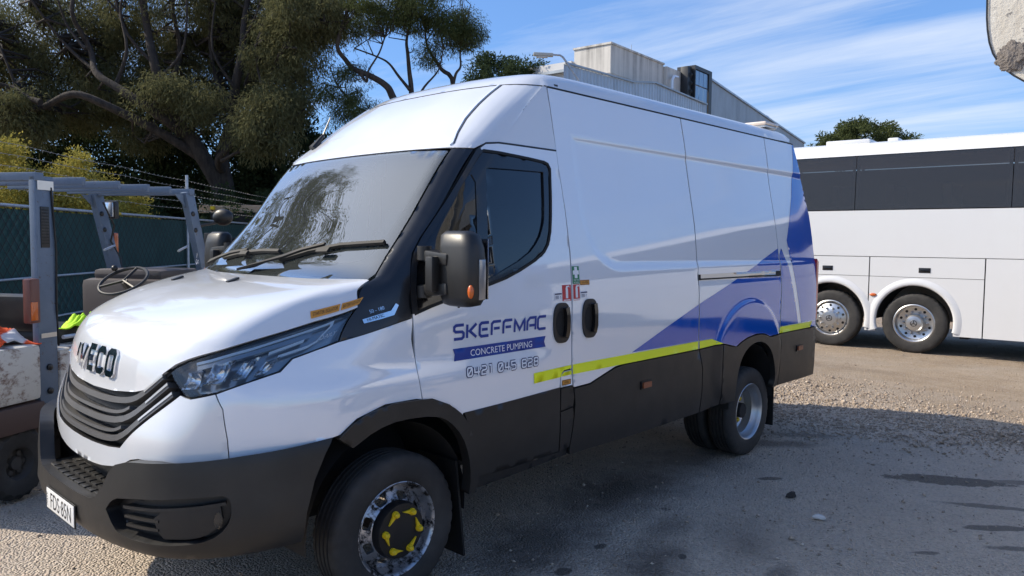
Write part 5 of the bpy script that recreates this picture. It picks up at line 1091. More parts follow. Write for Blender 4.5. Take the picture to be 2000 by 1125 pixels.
for z, r, nm in ((2.15, .024, 'top_rail'), (1.06, .019, 'middle_rail'), (.40, .017, 'bottom_rail')):
    g = G(); g.tube([fp(s, z, .03) for s in np.linspace(s0, s1, 30)], r, 8); g.build(nm, GALV, fence)
g = G(); g.tube([fp(3.30, 2.15, .03), fp(3.75, 2.15, .03)], .0265, 8); g.build('yellow_tape', simple('yellow_tape', (.62, .40, .03), .5), fence)
post = None
for s in (-4.85, 7.15, 15.6):
    if post is None:
        g = G(); g.tube([(0, 0, 0), (0, 0, 2.55), (0, 0, 3.18)], .034, 10); post = g.build('post', GALV, fence); o = post
    else: o = link('post', post.data, fence)
    o.location = fp(s, 0, .06)
WIRE = simple('barbed_wire', (.30, .29, .27), .5, .5)
for z in (2.40, 2.57, 2.73, 2.90, 3.06):
    g = G(); pts = []
    for s in np.linspace(s0, s1, 60): pts.append(fp(s, z-.03*math.sin(math.pi*(((s-.6)/3.3) % 1)), .06))
    g.tube(pts, .0055, 4, False)
    for s in np.arange(s0, s1, .22): g.obox(fp(s, z-.02, .06)-Vector((.012, 0, .014)), fp(s, z-.02, .06)+Vector((.012, 0, .014)), .006, .006, (0, 1, 0))
    g.build('barbed_wire', WIRE, fence)
V = []; F = []; zt_ = 2.13; q = .20
for sg in (1, -1):
    for s in np.arange(s0-2.2, s1+2.2, q):
        a = (s, .05) if sg > 0 else (s, zt_); e = (s+(zt_-.05)*.9, zt_) if sg > 0 else (s+(zt_-.05)*.9, .05); n = len(V); w = .012
        V += [fp(a[0]-w, a[1], .015), fp(a[0]+w, a[1], .015), fp(e[0]+w, e[1], .015), fp(e[0]-w, e[1], .015)]; F.append((n, n+1, n+2, n+3))
o = mesh('chain_link', V, F, simple('dark_wire', (.003, .006, .006), .7), fence, False); o['kind'] = 'stuff'
# trailer frame parked behind the fence
tl = empty('flat_trailer', site(-8.6, 0, 25), 0, 'orange-tan steel beam of a trailer seen over the fence', 'trailer'); tan = paint('tan_paint', (.50, .33, .20), .5, .1, .5, (.25, .17, .11))
g = G(); g.obox(site(-10.0, 2.62, 24.4), site(-4.5, 2.75, 25.6), .14, .24); g.build('beam', tan, tl); g = G(); g.obox(site(-9.7, 2.30, 24.8), site(-4.5, 2.40, 25.9), 1.2, .35); g.build('deck', LINER, tl)
for a in (-9.0, -7.7): g = G(); g.lathe([(.2, -.12), (.42, -.12), (.46, -.06), (.46, .06), (.42, .12), (.2, .12)], 28, 'y', Matrix.Translation(site(a, 1.75, 24.7)) @ Matrix.Rotation(.8, 4, 'Z')); g.build('wheel', MT['rubber'], tl)
for a in (-9.5, -5.5): g = G(); g.obox(site(a, 0, 25.2), site(a, 2.3, 25.2), .15, .15, (1, 0, 0)); g.build('leg', LINER, tl)
g = G(); g.obox(site(-9.62, 2.66, 24.36), site(-9.50, 2.663, 24.37), .15, .1); g.build('sticker', MT['nutyellow'], tl)
rebase(tl, tl.location)

# ------------------------------------------------------------------ factory building with its concrete tower
BU = Vector((math.cos(R_(5)), math.sin(R_(5)), 0)); BV = Vector((-BU.y, BU.x, 0)); BK = Vector((31.94, 20.62, 0))
bp_ = lambda s, t, z: BU*s+BV*t+Vector((0, 0, z))
bd = empty('factory_building', BK, 0, 'grey factory with corrugated metal walls and stained concrete tower above the van roof', 'building')
cn = Mt('stained_concrete', (.40, .37, .33), .9); pz = cn.co(); strk = cn.noise(1.0, 6, .65, pz, (2.6, 2.6, .10)); spz = cn.n('ShaderNodeSeparateXYZ'); cn.l(pz, spz.inputs[0])
topf = cn.ramp(cn.math('MULTIPLY', cn.math('SUBTRACT', spz.outputs[2], 8.4), .25), [(.0, .15), (.75, .55), (.98, 1.)]); blot = cn.math('MULTIPLY', cn.ramp(strk, [(.42, 0.), (.66, 1.)]), cn.ramp(cn.noise(.5, 5, .7, pz), [(.35, .25), (.65, 1.)]))
cn.color(cn.mix(cn.math('MULTIPLY', blot, topf), cn.mix(cn.noise(.9, 5), (.56, .54, .50), (.70, .67, .62)), (.085, .080, .078))); cn.bump(cn.noise(7, 5), .3, .02)
tw = G(); tw.box((0, 0, 0), (5.92, 2.3, 12.1)); o = tw.build('concrete_tower', cn.m, bd, False); o.rotation_euler = (0, 0, R_(5))
for z in (9.0, 10.6): g = G(); g.box((-.03, -.03, z), (5.95, 2.33, z+.03)); o2 = g.build('board_mark', cn.m, o, False)
g = G(); g.box((-.06, -.06, 12.1), (5.98, 2.36, 12.2)); g.build('coping', cn.m, o, False)
cm = lambda n, c: (lambda m: (m.color(m.mix(m.ramp(m.noise(1.2, 5, .6, None, (1.2, 1.2, .3)), [(.4, 0.), (.75, 1.)]), c, tuple(x*.72 for x in c))), m.m)[1])(Mt(n, c, .42, .35))
METAL = cm('corrugated_metal', (.36, .40, .44)); METAL2 = cm('pale_corrugated_metal', (.42, .48, .55)); DARK = simple('dark_frame', (.018, .020, .024), .45)
def corr(name, s_a, s_b, zbot, ztop, mat, parent, t=0., pitch=.19, dep=.028):
    """vertical ribbed sheet; ztop(s)"""
    V = []; F = []; ss = []; s = s_a
    while s < s_b: ss += [(s, 0), (s+pitch*.35, 0), (s+pitch*.5, dep), (s+pitch*.85, dep)]; s += pitch
    for s, d in ss: V += [bp_(s, t-d, zbot), bp_(s, t-d, ztop(s))]
    for i in range(len(ss)-1): F.append((2*i, 2*i+2, 2*i+3, 2*i+1))
    return mesh(name, V, F, mat, parent, False)
hz = lambda s: 12.5-(s-10.7)*.109
hw = corr('hall_wall', 10.72, 31.5, 0, hz, METAL, bd, -.02)
g = G(); g.obox(bp_(10.7, -.08, 12.54), bp_(31.6, -.08, hz(31.6)+.04), .16, .12); g.build('roof_edge', METAL2, bd, False)
V = [bp_(10.7, 0, 12.5), bp_(31.5, 0, hz(31.5)), bp_(31.5, 18, hz(31.5)), bp_(10.7, 18, 12.5), bp_(31.5, 0, 0), bp_(31.5, 18, 0), bp_(10.7, 0, 0), bp_(10.7, 18, 0)]; mesh('hall_roof', V, [(0, 1, 2, 3), (1, 4, 5, 2), (6, 0, 3, 7)], METAL, bd, False)
fz = lambda s: float(np.interp(s, [-6.6, -.5, 1.78, 6.3, 8.4], [9.62, 9.80, 10.15, 10.10, 9.95]))
corr('annex_wall', -6.6, 8.3, 0, fz, METAL2, bd, -1.6, .30, .04)
g = G(); g.obox(bp_(-6.6, -1.7, 9.66), bp_(-.5, -1.7, 9.84), .1, .08); g.obox(bp_(-.5, -1.7, 9.84), bp_(1.78, -1.7, 10.19), .1, .08); g.obox(bp_(1.78, -1.7, 10.19), bp_(8.3, -1.7, 9.99), .1, .08); g.build('wall_flashing', METAL, bd, False)
g = G(); g.box((0, 0, 0), (2.3, 1.5, 12.0)); o = g.build('stair_block', cn.m, bd, False); o.location = bp_(5.95, -.2, 0); o.rotation_euler = (0, 0, R_(5))
g = G(); g.tube([bp_(6.2, -.45, 9.5), bp_(6.2, -.45, 11.2), bp_(6.4, -.45, 11.45), bp_(6.9, -.45, 11.5)], .09, 8); g.build('vent_pipe', MT['white'], bd)
bay = link('window_bay', None, bd); bay.location = bp_(8.3, -.9, 0); bay.rotation_euler = (0, 0, R_(5)); BGL = Mt('bay_glass', (.20, .33, .50), .08, 0, .3)
g = G(); g.box((0, 0, 0), (2.42, 1.2, 9.6)); g.box((0, 0, 12.2), (2.42, 1.2, 12.42)); g.box((0, 0, 9.6), (.10, 1.2, 12.2)); g.box((2.0, 0, 9.6), (2.42, 1.2, 12.2)); g.build('frame', DARK, bay, False)
for i in range(3):
    for (z0, z1) in ((9.62, 11.25), (11.32, 12.16)):
        g = G(); g.box((.14+i*.62, .08, z0), (.14+i*.62+.56, .12, z1)); g.build('pane', BGL.m, bay, False)
g = G(); g.box((-.55, .2, 9.4), (-.05, .7, 12.3), None, .04); [g.tube([(-.3, .15, 9.7+k*.5), (-.3, .05, 9.8+k*.5), (-.3, .15, 9.9+k*.5)], .05, 6) for k in range(5)]; g.build('service_duct', DARK, bay)
g = G(); g.box((-.2, 2.35, 0), (2.6, 6.6, 11.5)); o = g.build('rear_block', paint('pale_render', (.60, .60, .60), .7, 0, .2), bd, False); o.rotation_euler = (0, 0, R_(5)); o.location = bp_(0, 0, 0)
g = G(); g.box((-.5, 2.40, 10.9), (-.2, 5.0, 11.05)); g.build('gutter', METAL, o, False)
for s, h in ((3.9, .9), (4.35, .6), (20.0, .7)): g = G(); g.tube([bp_(s, 1., 11.0 if s > 10 else 12.1), bp_(s, 1., (hz(s) if s > 10 else 12.1)+h)], .02, 5); g.build('roof_rod', GALV, bd)
g = G(); g.ball(tuple(bp_(23.6, .4, hz(23.6)+.25)), .42, 12, 8, (1.3, .6, .6)); g.obox(bp_(23.2, .4, hz(23.2)), bp_(24.2, .4, hz(24.2)), .5, .3); g.build('roof_vent', MT['white'], bd)
# street lamp in front of it
lm_ = empty('street_lamp', (22.9, 15.25, 0), 0, 'grey street lamp on a bent arm beside the concrete tower', 'street lamp')
g = G(); g.tube([(22.95, 15.2, 0), (22.95, 15.2, 6.9), (22.75, 15.39, 8.09), (22.36, 15.88, 8.95), (22.29, 15.97, 9.03), (22.05, 16.21, 9.05)], [.09, .06, .045, .04, .038, .035], 10); g.build('pole', GALV, lm_)
g = G(); g.obox((22.1, 16.16, 9.03), (21.56, 16.73, 9.06), .24, .13, (0, 0, 1), .04); h_ = g.build('lamp_head', paint('lamp_grey', (.50, .50, .47), .5, .1, .2), lm_); g = G(); g.obox((21.95, 16.32, 8.96), (21.64, 16.65, 8.975), .18, .08, (0, 0, 1), .03); g.build('lens', simple('lamp_lens', (.55, .57, .58), .3), h_)
rebase(lm_, lm_.location)

# ------------------------------------------------------------------ coach
bus = empty('coach', (11.818, -.138, 0), R_(94.5), 'white coach with dark windows parked behind the van tail', 'coach')   # x along its side, +y towards the yard
BW = paint('coach_white', (.68, .685, .69), .28, .4, .10); BGLASS = glass('coach_glass', (.22, .185, .17), .0, 1.45, dust=.06, gain=1.5, dcol=(.52, .48, .47)); GAPM = MT['seal']  # pale film in the coach glass paints a hazy grey reflection
def sheet(name, poly, holes, mat, parent, y=0., depth=.03, su=.12, sz=.12, fy=None):
    V2, F, bdd = tess(poly, holes, su, sz); yy = fy(V2) if fy else np.zeros(len(V2)); P = np.stack([V2[:, 0], y+yy, V2[:, 1]], -1); n = len(P); idx = sorted({i for e in bdd for i in e}); m = {v: k for k, v in enumerate(idx)}; k = len(idx)
    V = np.concatenate([P, P[idx], P[idx]-np.array([0, depth, 0])]); Fs = [tuple(f[::-1]) for f in F]+[(n+m[a], n+m[b], n+k+m[b], n+k+m[a]) for a, b in bdd]
    return mesh(name, V, Fs, mat, parent)
arc = lambda c, zc, rx, rz, a0, a1, n=15: [(c+rx*math.cos(R_(a0+(a1-a0)*i/n)), zc+rz*math.sin(R_(a0+(a1-a0)*i/n))) for i in range(n+1)]
WC = (.03, 1.29)
ah = lambda c: [(c+.55, .31)]+arc(c, .50, .55, .56, 0, 180)+[(c-.55, .31)]
gp = .006
# upper band, locker flaps, arch panels (each with its own edge)
sheet('upper_panel', [(-12.5, 1.505), (3.4, 1.505), (3.4, 2.24), (-12.5, 2.24)], [], BW, bus)
for a, b in ((-12.5, -10.8), (-10.79, -9.0), (-8.99, -7.0), (-6.99, -5.0), (-4.99, -2.95), (-2.94, -.905)): sheet('side_panel', [(a+gp, .31), (b-gp, .31), (b-gp, 1.495), (a+gp, 1.495)], [], BW, bus)
for a, b in ((-.90, .695), (.70, 1.95), (1.955, 3.4)): 
    q = sheet('locker_flap', [(a+gp, 1.19), (b-gp, 1.19), (b-gp, 1.495), (a+gp, 1.495)], [], BW, bus)
    c = {-.90: -.10, .70: 1.345, 1.955: 2.7}[a]; g = G(); g.box((c-.082, -.004, 1.262), (c+.082, .006, 1.338), None, .003); h = g.build('handle_plate', MT['black'], q); g = G(); g.box((c-.055, .004, 1.285), (c+.055, .014, 1.312), None, .003); g.build('grip', MT['gloss'], q)
sheet('arch_panel', [(-.90+gp, .31), (WC[0]-.55, .31)]+arc(WC[0], .50, .55, .56, 180, 0)+[(WC[0]+.55, .31), (.695-gp, .31), (.695-gp, 1.183), (-.90+gp, 1.183)], [], BW, bus, su=.06, sz=.06)
sheet('arch_panel', [(.70+gp, .31), (WC[1]-.55, .31)]+arc(WC[1], .50, .55, .56, 180, 0)+[(WC[1]+.55, .31), (1.95-gp, .31), (1.95-gp, 1.183), (.70+gp, 1.183)], [], BW, bus, su=.06, sz=.06)
sheet('side_panel', [(1.955+gp, .31), (3.4, .31), (3.4, 1.183), (1.955+gp, 1.183)], [], BW, bus)
for c in WC:
    pts = [(c+.60*math.cos(R_(t)), .012, .50+.60*math.sin(R_(t))) for t in range(-14, 195, 6)]; V = []; F = []
    for t in range(-16, 197, 6):
        for rr, yy in ((.55, -.05), (.55, .012), (.575, .022), (.615, .016), (.66, .001)): V.append((c+rr*math.cos(R_(t)), yy, .50+rr*1.015*math.sin(R_(t))))
    for i in range(len(V)//5-1):
        for j in range(4): F.append((i*5+j, i*5+j+1, i*5+6+j, i*5+5+j))
    mesh('arch_flare', V, F, BW, bus)
    V = []; F = []
    for t in range(0, 181, 10):
        for yy in (-.02, -.9): V.append((c+.56*math.cos(R_(t)), yy, .50+.57*math.sin(R_(t))))
    for i in range(len(V)//2-1): F.append((2*i, 2*i+1, 2*i+3, 2*i+2))
    mesh('wheel_housing', V, F, LINER, bus)
# windows
for a, b in ((-12.5, -11.9), (-11.89, -9.8), (-9.79, -7.65), (-7.64, -5.5), (-5.49, -3.35), (-3.34, -1.195), (-1.185, .955), (.965, 3.1)):
    w_ = sheet('window', [(a, 2.255), (b, 2.255), (b, 3.125), (a, 3.125)], [], BGLASS, bus, y=-.012, depth=.01, fy=lambda V2: -(V2[:, 1]-2.255)*.045)
    sheet('window_seal', [(a, 2.255), (b, 2.255), (b, 3.125), (a, 3.125)], [[(a+.05, 2.30), (b-.05, 2.30), (b-.05, 3.08), (a+.05, 3.08)]], MT['gloss'], w_, y=-.020, depth=.004, fy=lambda V2: -(V2[:, 1]-2.255)*.045)
# seats and far wall behind the glass, roof, ends
CABN = simple('coach_interior', (.05, .05, .055), .8); g = G(); g.box((-12.5, -2.48, 1.6), (3.4, -2.42, 3.1)); g.box((-12.5, -2.4, 1.55), (3.4, -.05, 1.62)); g.build('interior', CABN, bus)
for k in range(18):
    g = G(); g.box((-11.9+k*.82, -1.0, 1.62), (-11.75+k*.82, -.12, 2.66), None, .05); g.build('seat', simple('seat_fabric', (.09, .085, .10), .9) if k == 0 else bpy.data.materials['seat_fabric'], bus)
prof = [(0., 3.13), (-.035, 3.20), (-.12, 3.29), (-.26, 3.355), (-.5, 3.39), (-1.25, 3.41), (-2.0, 3.39), (-2.3, 3.34), (-2.5, 3.13)]
V = []; F = []; xs2 = np.linspace(-12.5, 3.4, 17)
for x in xs2:
    for y, z in prof: V.append((x, y-.04, z))
m = len(prof)
for i in range(len(xs2)-1):
    for j in range(m-1): F.append((i*m+j, (i+1)*m+j, (i+1)*m+j+1, i*m+j+1))
mesh('roof', V, F, BW, bus)
g = G(); g.prism([(-.01, .31), (-.01, 2.25), (-.04, 3.13), (-.3, 3.36), (-2.2, 3.36), (-2.52, 3.1), (-2.52, .31)], 3.38, 3.46, 'x'); g.build('end_wall', BW, bus, False)
g = G(); g.prism([(-.01, .31), (-.01, 2.25), (-.04, 3.13), (-.3, 3.36), (-2.2, 3.36), (-2.52, 3.1), (-2.52, .31)], -12.56, -12.5, 'x'); g.build('end_wall', BW, bus, False)
g = G(); g.box((-12.5, -2.52, .31), (3.4, -2.48, 2.25)); g.build('far_side', BW, bus, False)
g = G(); g.box((-12.5, -2.4, .34), (-.6, -.06, .5)); g.box((1.95, -2.4, .34), (3.4, -.06, .5)); g.box((-12.5, -.10, .33), (-.56, -.05, 1.5)); g.box((1.90, -.10, .33), (3.4, -.05, 1.5)); g.box((-.6, -.10, 1.10), (1.95, -.05, 1.5)); g.box((.60, -.10, .33), (.72, -.05, 1.15)); g.build('underframe', LINER, bus, False)
g = G(); g.box((.85, -1.2, 3.34), (1.55, -.35, 3.435), None, .03); g.box((.45, -.8, 3.36), (.62, -.5, 3.44), None, .03); g.build('roof_hatch', BW, bus)
g = G(); g.ball((.625, .012, .89), .055, 12, 6, (1, .25, .45)); g.build('side_marker', MT['amber'], bus)
g = G(); g.box((-.70, -.8, .26), (-.58, -.2, .34)); g.build('bracket', LINER, bus)
BCH = Mt('dull_polished_alloy', (.55, .55, .55), .30, .9).m
def buswheel(c, deep):
    w = link('wheel', None, bus); w.location = (c, -.17, .465); w.empty_display_size = .1
    t = tyre_mesh('tyre', w, .27, .465, .285); t.rotation_euler = (0, 0, math.pi)
    g = G(); pr = [(.292, .118), (.30, .130), (.288, .136), (.270, .120), (.262, .08)]+([(.255, .02), (.19, .0)] if deep else [(.25, .105), (.235, .118), (.12, .150), (.115, .158)]); g.lathe(pr+[(0, pr[-1][1])], 48); rm = g.build('rim', BCH, w)
    g = G(); g.lathe([(.135, .0), (.130, .10 if deep else .165), (.11, .125 if deep else .185), (.06, .135 if deep else .19), (0, .136 if deep else .192)], 32); g.build('hub', BCH, w)
    bolt = None
    for k in range(10):
        a = 2*math.pi*k/10
        if bolt is None: g = G(); g.lathe([(.017, -.01), (.017, .03), (.010, .045), (0, .046)], 10); bolt = g.build('bolt', BCH, w); o = bolt
        else: o = link('bolt', bolt.data, w)
        rr = .165; o.location = (rr*math.cos(a), .012 if deep else .142, rr*math.sin(a))
    hole = None
    for k in range(10):
        a = 2*math.pi*(k+.5)/10
        if hole is None: g = G(); g.lathe([(.021, 0), (.021, .004), (0, .004)], 12); hole = g.build('hand_hole', GAPM, w); o = hole
        else: o = link('hand_hole', hole.data, w)
        o.location = (.215*math.cos(a), .010 if deep else .127, .215*math.sin(a)); o.rotation_euler = (0, 0, 0)
    g = G(); yy = .137 if deep else .193; g.lathe([(.05, yy), (.044, yy+.004), (.040, yy)], 24)
    for k in range(3): a = math.pi/2+2*math.pi*k/3; g.obox((0, yy+.002, 0), (.042*math.cos(a), yy+.002, .042*math.sin(a)), .010, .004, (0, 1, 0))
    g.build('hub_emblem', MT['black'], w)
buswheel(WC[0], True); buswheel(WC[1], False)

# ------------------------------------------------------------------ forklift beside the van's far flank; local x ahead, y left
fk = empty('forklift', (.228, 1.879, 0), R_(30.5), 'old blue and white forklift with rusty overhead guard, left of the van', 'forklift')
fm = Mt('worn_blue_paint', (.16, .24, .36), .5, .1); r1 = fm.noise(7, 7, .7); fm.color(fm.mix(fm.ramp(fm.noise(26, 6, .75), [(.60, 0.), (.68, 1.)]), fm.mix(r1, (.075, .11, .165), (.15, .195, .26)), (.085, .05, .035))); BLU = fm.m
rm_ = Mt('rusty_white_paint', (.6, .58, .52), .6); rn = rm_.noise(4.5, 9, .78, None, (1, 1, 1.6)); rm_.color(rm_.mix(rm_.ramp(rn, [(.50, 0.), (.60, 1.)]), rm_.mix(rm_.noise(3, 4), (.62, .60, .55), (.46, .44, .40)), (.13, .060, .035))); rm_.bump(rn, .4, .01); RUST = rm_.m
BRN = Mt('brown_paint', (.075, .045, .038), .6).m
g = G(); g.box((-.46, .0, .62), (.18, 1.06, .99), None, .04); g.build('counterweight', RUST, fk)
g = G(); g.box((-.47, -.02, .44), (.18, 1.08, .612), None, .02); g.build('lower_counterweight', BRN, fk)
g = G(); g.box((.34, .01, .44), (1.5, 1.05, .93), None, .03); g.build('side_panel', RUST, fk)
g = G(); g.box((.34, -.01, .30), (1.7, 1.07, .43), None, .02); g.build('step_plate', BRN, fk)
def fpost(name, pts, w, d, mat=BLU):
    g = G()
    for a, b in zip(pts, pts[1:]): g.obox(a, b, w, d, (1, 0, 0), .006)
    return g.build(name, mat, fk)
for y in (.05, 1.0):
    p = fpost('rear_post', [(.26, y, .58), (.26, y, 2.09)], .05, .15)
    if y < .5:
        g = G(); g.box((.22, .019, 1.62), (.29, .024, 1.89), None, .002); v_ = g.build('vent_plate', MT['black'], fk)
        for k in range(12): g = G(); g.box((.228, .0165, 1.645+k*.02), (.282, .0195, 1.651+k*.02)); g.build('vent_slot', MT['seal'], v_)
        for z in (.66, .82): g = G(); g.lathe([(.022, .028), (.022, .012), (.014, .006), (0, .005)], 12, 'y', Matrix.Translation((.26, 0, z))); g.build('bolt', MT['black'], p)
for y in (.06, .98):
    fpost('front_post', [(1.78, y, 2.09), (1.97, y-.02, 1.40), (2.12, y-.02, .60)], .06, .11); fpost('guard_side_bar', [(.18, y, 2.10), (1.84, y, 2.10)], .07, .085)
for x in (.22, .60, .94, 1.26, 1.52, 1.80): fpost('guard_cross_bar', [(x, .02, 2.085), (x, 1.02, 2.085)], .055, .03 if .4 < x < 1.7 else .07)
g = G(); g.box((1.55, .12, .9), (2.2, .95, 1.34), None, .06); g.box((1.62, .2, 1.33), (2.15, .88, 1.42), None, .04); g.build('dash_cowl', Mt('dull_brown_plastic', (.07, .058, .055), .6).m, fk)
tm = Matrix.Translation((1.33, .33, 1.34)) @ Matrix.Rotation(R_(-32), 4, 'Y'); g = G(); g.tube([tm @ Vector((.19*math.cos(t), .19*math.sin(t), 0)) for t in np.linspace(0, 2*math.pi, 33)], .013, 8, False)
for a in (0, 2.1, 4.2): g.tube([tm @ Vector((0, 0, 0)), tm @ Vector((.19*math.cos(a), .19*math.sin(a), 0))], .011, 6)
g.tube([tm @ Vector((0, 0, 0)), tm @ Vector((.02, 0, -.12)), (1.65, .35, 1.1)], .03, 8); g.build('steering_wheel', MT['black'], fk); g = G(); g.ball(tuple(tm @ Vector((.12, .15, .04))), .026, 10, 7); g.build('steering_knob', MT['black'], fk)
g = G(); g.box((.48, .22, .92), (.98, .80, 1.04), None, .05); g.box((-.055, .24, 0), (.055, .78, .27), Matrix.Translation((.50, 0, 1.02)) @ Matrix.Rotation(-.15, 4, 'Y'), .05); g.build('seat', MT['black'], fk)
g = G(); g.tube([(.42, .06, 1.0), (1.45, .06, 1.0)], .014, 8); g.build('grab_rail', GALV, fk)
g = G(); g.box((.07, -.03, 1.13), (.15, .03, 1.42), None, .012); l_ = g.build('tail_lamp', Mt('brown_lens', (.13, .045, .035), .35).m, fk); g = G(); g.box((.075, -.036, 1.15), (.125, -.026, 1.27), None, .004); g.build('amber_lens', MT['amber'], l_)
for y in (.02, 1.04):
    g = G(); g.box((2.02, y-.03, 1.52), (2.08, y+.05, 1.74), None, .012); l_ = g.build('front_lamp', MT['black'], fk); g = G(); g.box((2.03, y-.045, 1.53), (2.07, y-.028, 1.73), None, .005); g.build('amber_lens', MT['amber'], l_)
g = G(); g.box((1.92, .90, 1.86), (1.98, 1.02, 2.02), None, .02); l_ = g.build('work_light', MT['black'], fk); g = G(); g.box((1.912, .915, 1.875), (1.922, 1.005, 2.005), None, .004); g.build('lens', MT['lampinner'], l_)
g = G(); g.ball((2.06, -.10, 1.88), .10, 14, 9, (.45, 1, .75)); g.tube([(1.93, .04, 1.80), (2.04, -.04, 1.83)], .014, 6); g.build('round_mirror', MT['black'], fk)
g = G(); g.tube([(1.78, .90, 2.0), (1.86, .86, 1.8), (1.90, .93, 1.66), (1.96, .88, 1.5), (1.93, .84, 1.38)], .008, 6); g.build('cable', MT['black'], fk)
for y in (.12, .86): g = G(); g.tube([(1.86, y, 1.62), (1.70, y-.03, 1.58)], .010, 6); g.build('hook', GALV, fk)
g = G(); g.tube([(.22, .62, 2.13), (.22, .98, 2.12), (.24, 1.06, 2.0), (.26, 1.05, 1.4), (.28, 1.04, 1.0)], .03, 8); g.build('hose', MT['black'], fk)
V, F = textmesh('FB25', .12, 'LEFT'); mesh('stencil_mark', [(1.90+v[1]*.55+(-.25)*(v[0]), .028, 1.70-v[0]) for v in V], F, MT['white_print'], fk, False)
for x, y, r in ((0, .10, .235), (0, .96, .235), (1.75, .12, .32), (1.75, .94, .32)):
    w = link('wheel', None, fk); w.location = (x, y, r); w.empty_display_size = .1; n = 40; V = []; F = []; pr = [(.45, -.085), (.62, -.10), (.88, -.10), (1.0, -.075), (1.0, .075), (.88, .10), (.62, .10), (.45, .085)]
    for k in range(n):
        a = 2*math.pi*k/n
        for j, (q_, yy) in enumerate(pr): rr = q_*r*(.94 if (k % 2 and 2 <= j <= 5) else 1.); V.append((rr*math.cos(a), yy, rr*math.sin(a)))
    for k in range(n):
        for j in range(7): F.append((k*8+j, k*8+j+1, ((k+1) % n)*8+j+1, ((k+1) % n)*8+j))
    mesh('tyre', V, F, MT['rubber'], w, True, None, 30); g = G(); g.lathe([(.46*r, -.085), (.42*r, -.07), (.36*r, -.03), (.2*r, -.035), (.17*r, -.06), (0, -.06)], 24); [g.lathe([(.02, -.045), (.012, -.05), (0, -.05)], 8, 'y', Matrix.Translation((.28*r*math.cos(k*1.047), 0, .28*r*math.sin(k*1.047)))) for k in range(6)]; g.build('rim', Mt('rim_grime', (.045, .042, .04), .7).m if x == 0 and y < .5 else bpy.data.materials['rim_grime'], w)
g = G()
for y in (.30, .78): g.box((2.28, y-.05, .12), (2.42, y+.05, 1.30)); g.box((2.45, y-.06, .06), (3.5, y+.06, .10))
g.box((2.30, .2, .9), (2.42, .88, 1.0)); g.box((2.12, .15, .3), (2.30, .93, .9)); g.build('lift_mast', MT['black'], fk)
for y in (.06, .98):
    for x, z in ((1.86, 1.76), (1.83, 1.90)): g = G(); g.lathe([(.022, .0), (.022, -.012), (.012, -.018), (0, -.018)], 10, 'y', Matrix.Translation((x-.02, y-.032, z))); g.build('post_bolt', MT['black'], fk)
    g = G(); g.prism([(1.80, 2.06), (1.62, 2.06), (1.80, 1.92)], y-.004, y+.004); g.build('gusset', BLU, fk)
g = G(); g.tube([(.31, .02, 2.02), (.335, .015, 1.6), (.33, .02, 1.2), (.36, .04, .95)], .007, 6); g.build('wiring', MT['black'], fk)
g = G(); g.box((.20, .0185, 1.02), (.325, .0235, 1.05)); g.build('tape_patch', MT['alu'], fk)
g = G(); g.box((.2, .0185, 2.0), (.33, .0235, 2.06)); g.build('scuffed_plate', MT['alu'], fk)
g = G(); [g.tube([(-.15+.08*k, .15+.2*k, .99), (-.12+.08*k, .2+.2*k, 1.03), (-.05+.08*k, .3+.2*k, 1.0)], .016, 6) for k in range(3)]; g.build('hydraulic_hose', MT['black'], fk)
# clothes left on the forklift
def cloth(name, loc, rz, size, mat, label, cat, seed, hgt=.10):
    rr = np.random.default_rng(seed); n = 40; u = np.linspace(-1, 1, n); U, Vv = np.meshgrid(u, u, indexing='ij'); ph = rr.uniform(0, 6, 8)
    x = U*size[0]*(1+.12*np.sin(3*Vv+ph[0])+.08*np.sin(6*Vv+ph[1])); y = Vv*size[1]*(1+.14*np.sin(3*U+ph[2])+.07*np.sin(7*U+ph[3])); r = np.hypot(U, Vv)
    z = hgt*(1.05-.75*r**2).clip(.05, 2)*(.75+.3*np.sin(4*U+ph[4])*np.cos(3.4*Vv+ph[5])+.22*(1-2*np.abs(np.sin(3.2*U+2.6*Vv+ph[6])))+.16*(1-2*np.abs(np.sin(5.5*U-4*Vv+ph[7])))+.08*np.sin(17*U+15*Vv))
    V = np.stack([x.ravel(), y.ravel(), z.ravel()], -1); I = np.arange(n*n).reshape(n, n); F = np.stack([I[:-1, :-1].ravel(), I[1:, :-1].ravel(), I[1:, 1:].ravel(), I[:-1, 1:].ravel()], -1)
    o = fast(name, V, F, mat, smooth=True); o.location = loc; o.rotation_euler = (0, 0, rz); md = o.modifiers.new('s', 'SOLIDIFY'); md.thickness = .008; return tag(o, label, cat)
ora = Mt('orange_cloth', (.72, .085, .02), .85); ora.color(ora.mix(ora.ramp(ora.noise(3.2, 1, .4), [(.60, 0.), (.63, 1.)]), (.72, .085, .018), (.55, .55, .56)))
fpt = lambda x, y, z: tuple(Vector((.228, 1.879, 0))+Vector((x*math.cos(R_(30.5))-y*math.sin(R_(30.5)), x*math.sin(R_(30.5))+y*math.cos(R_(30.5)), z)))
cloth('work_jacket', fpt(-.02, .26, .985), .6, (.26, .22), ora.m, 'orange hi-vis work jacket with pale strips heaped on the forklift counterweight', 'jacket', 3, .15)
cloth('safety_vest', fpt(.80, .22, 1.035), 1.1, (.17, .13), Mt('lime_cloth', (.50, .86, .02), .8).m, 'lime yellow safety vest thrown over the forklift seat', 'vest', 5, .10)
g = G(); g.ball((0, 0, .05), .055, 12, 8, (1, 1, .9)); o = g.build('red_cap', simple('red_plastic', (.65, .03, .025), .4), None, loc=fpt(-.40, .52, 1.0)); tag(o, 'small red plastic ball cap standing on the forklift rear at the frame edge', 'cap')

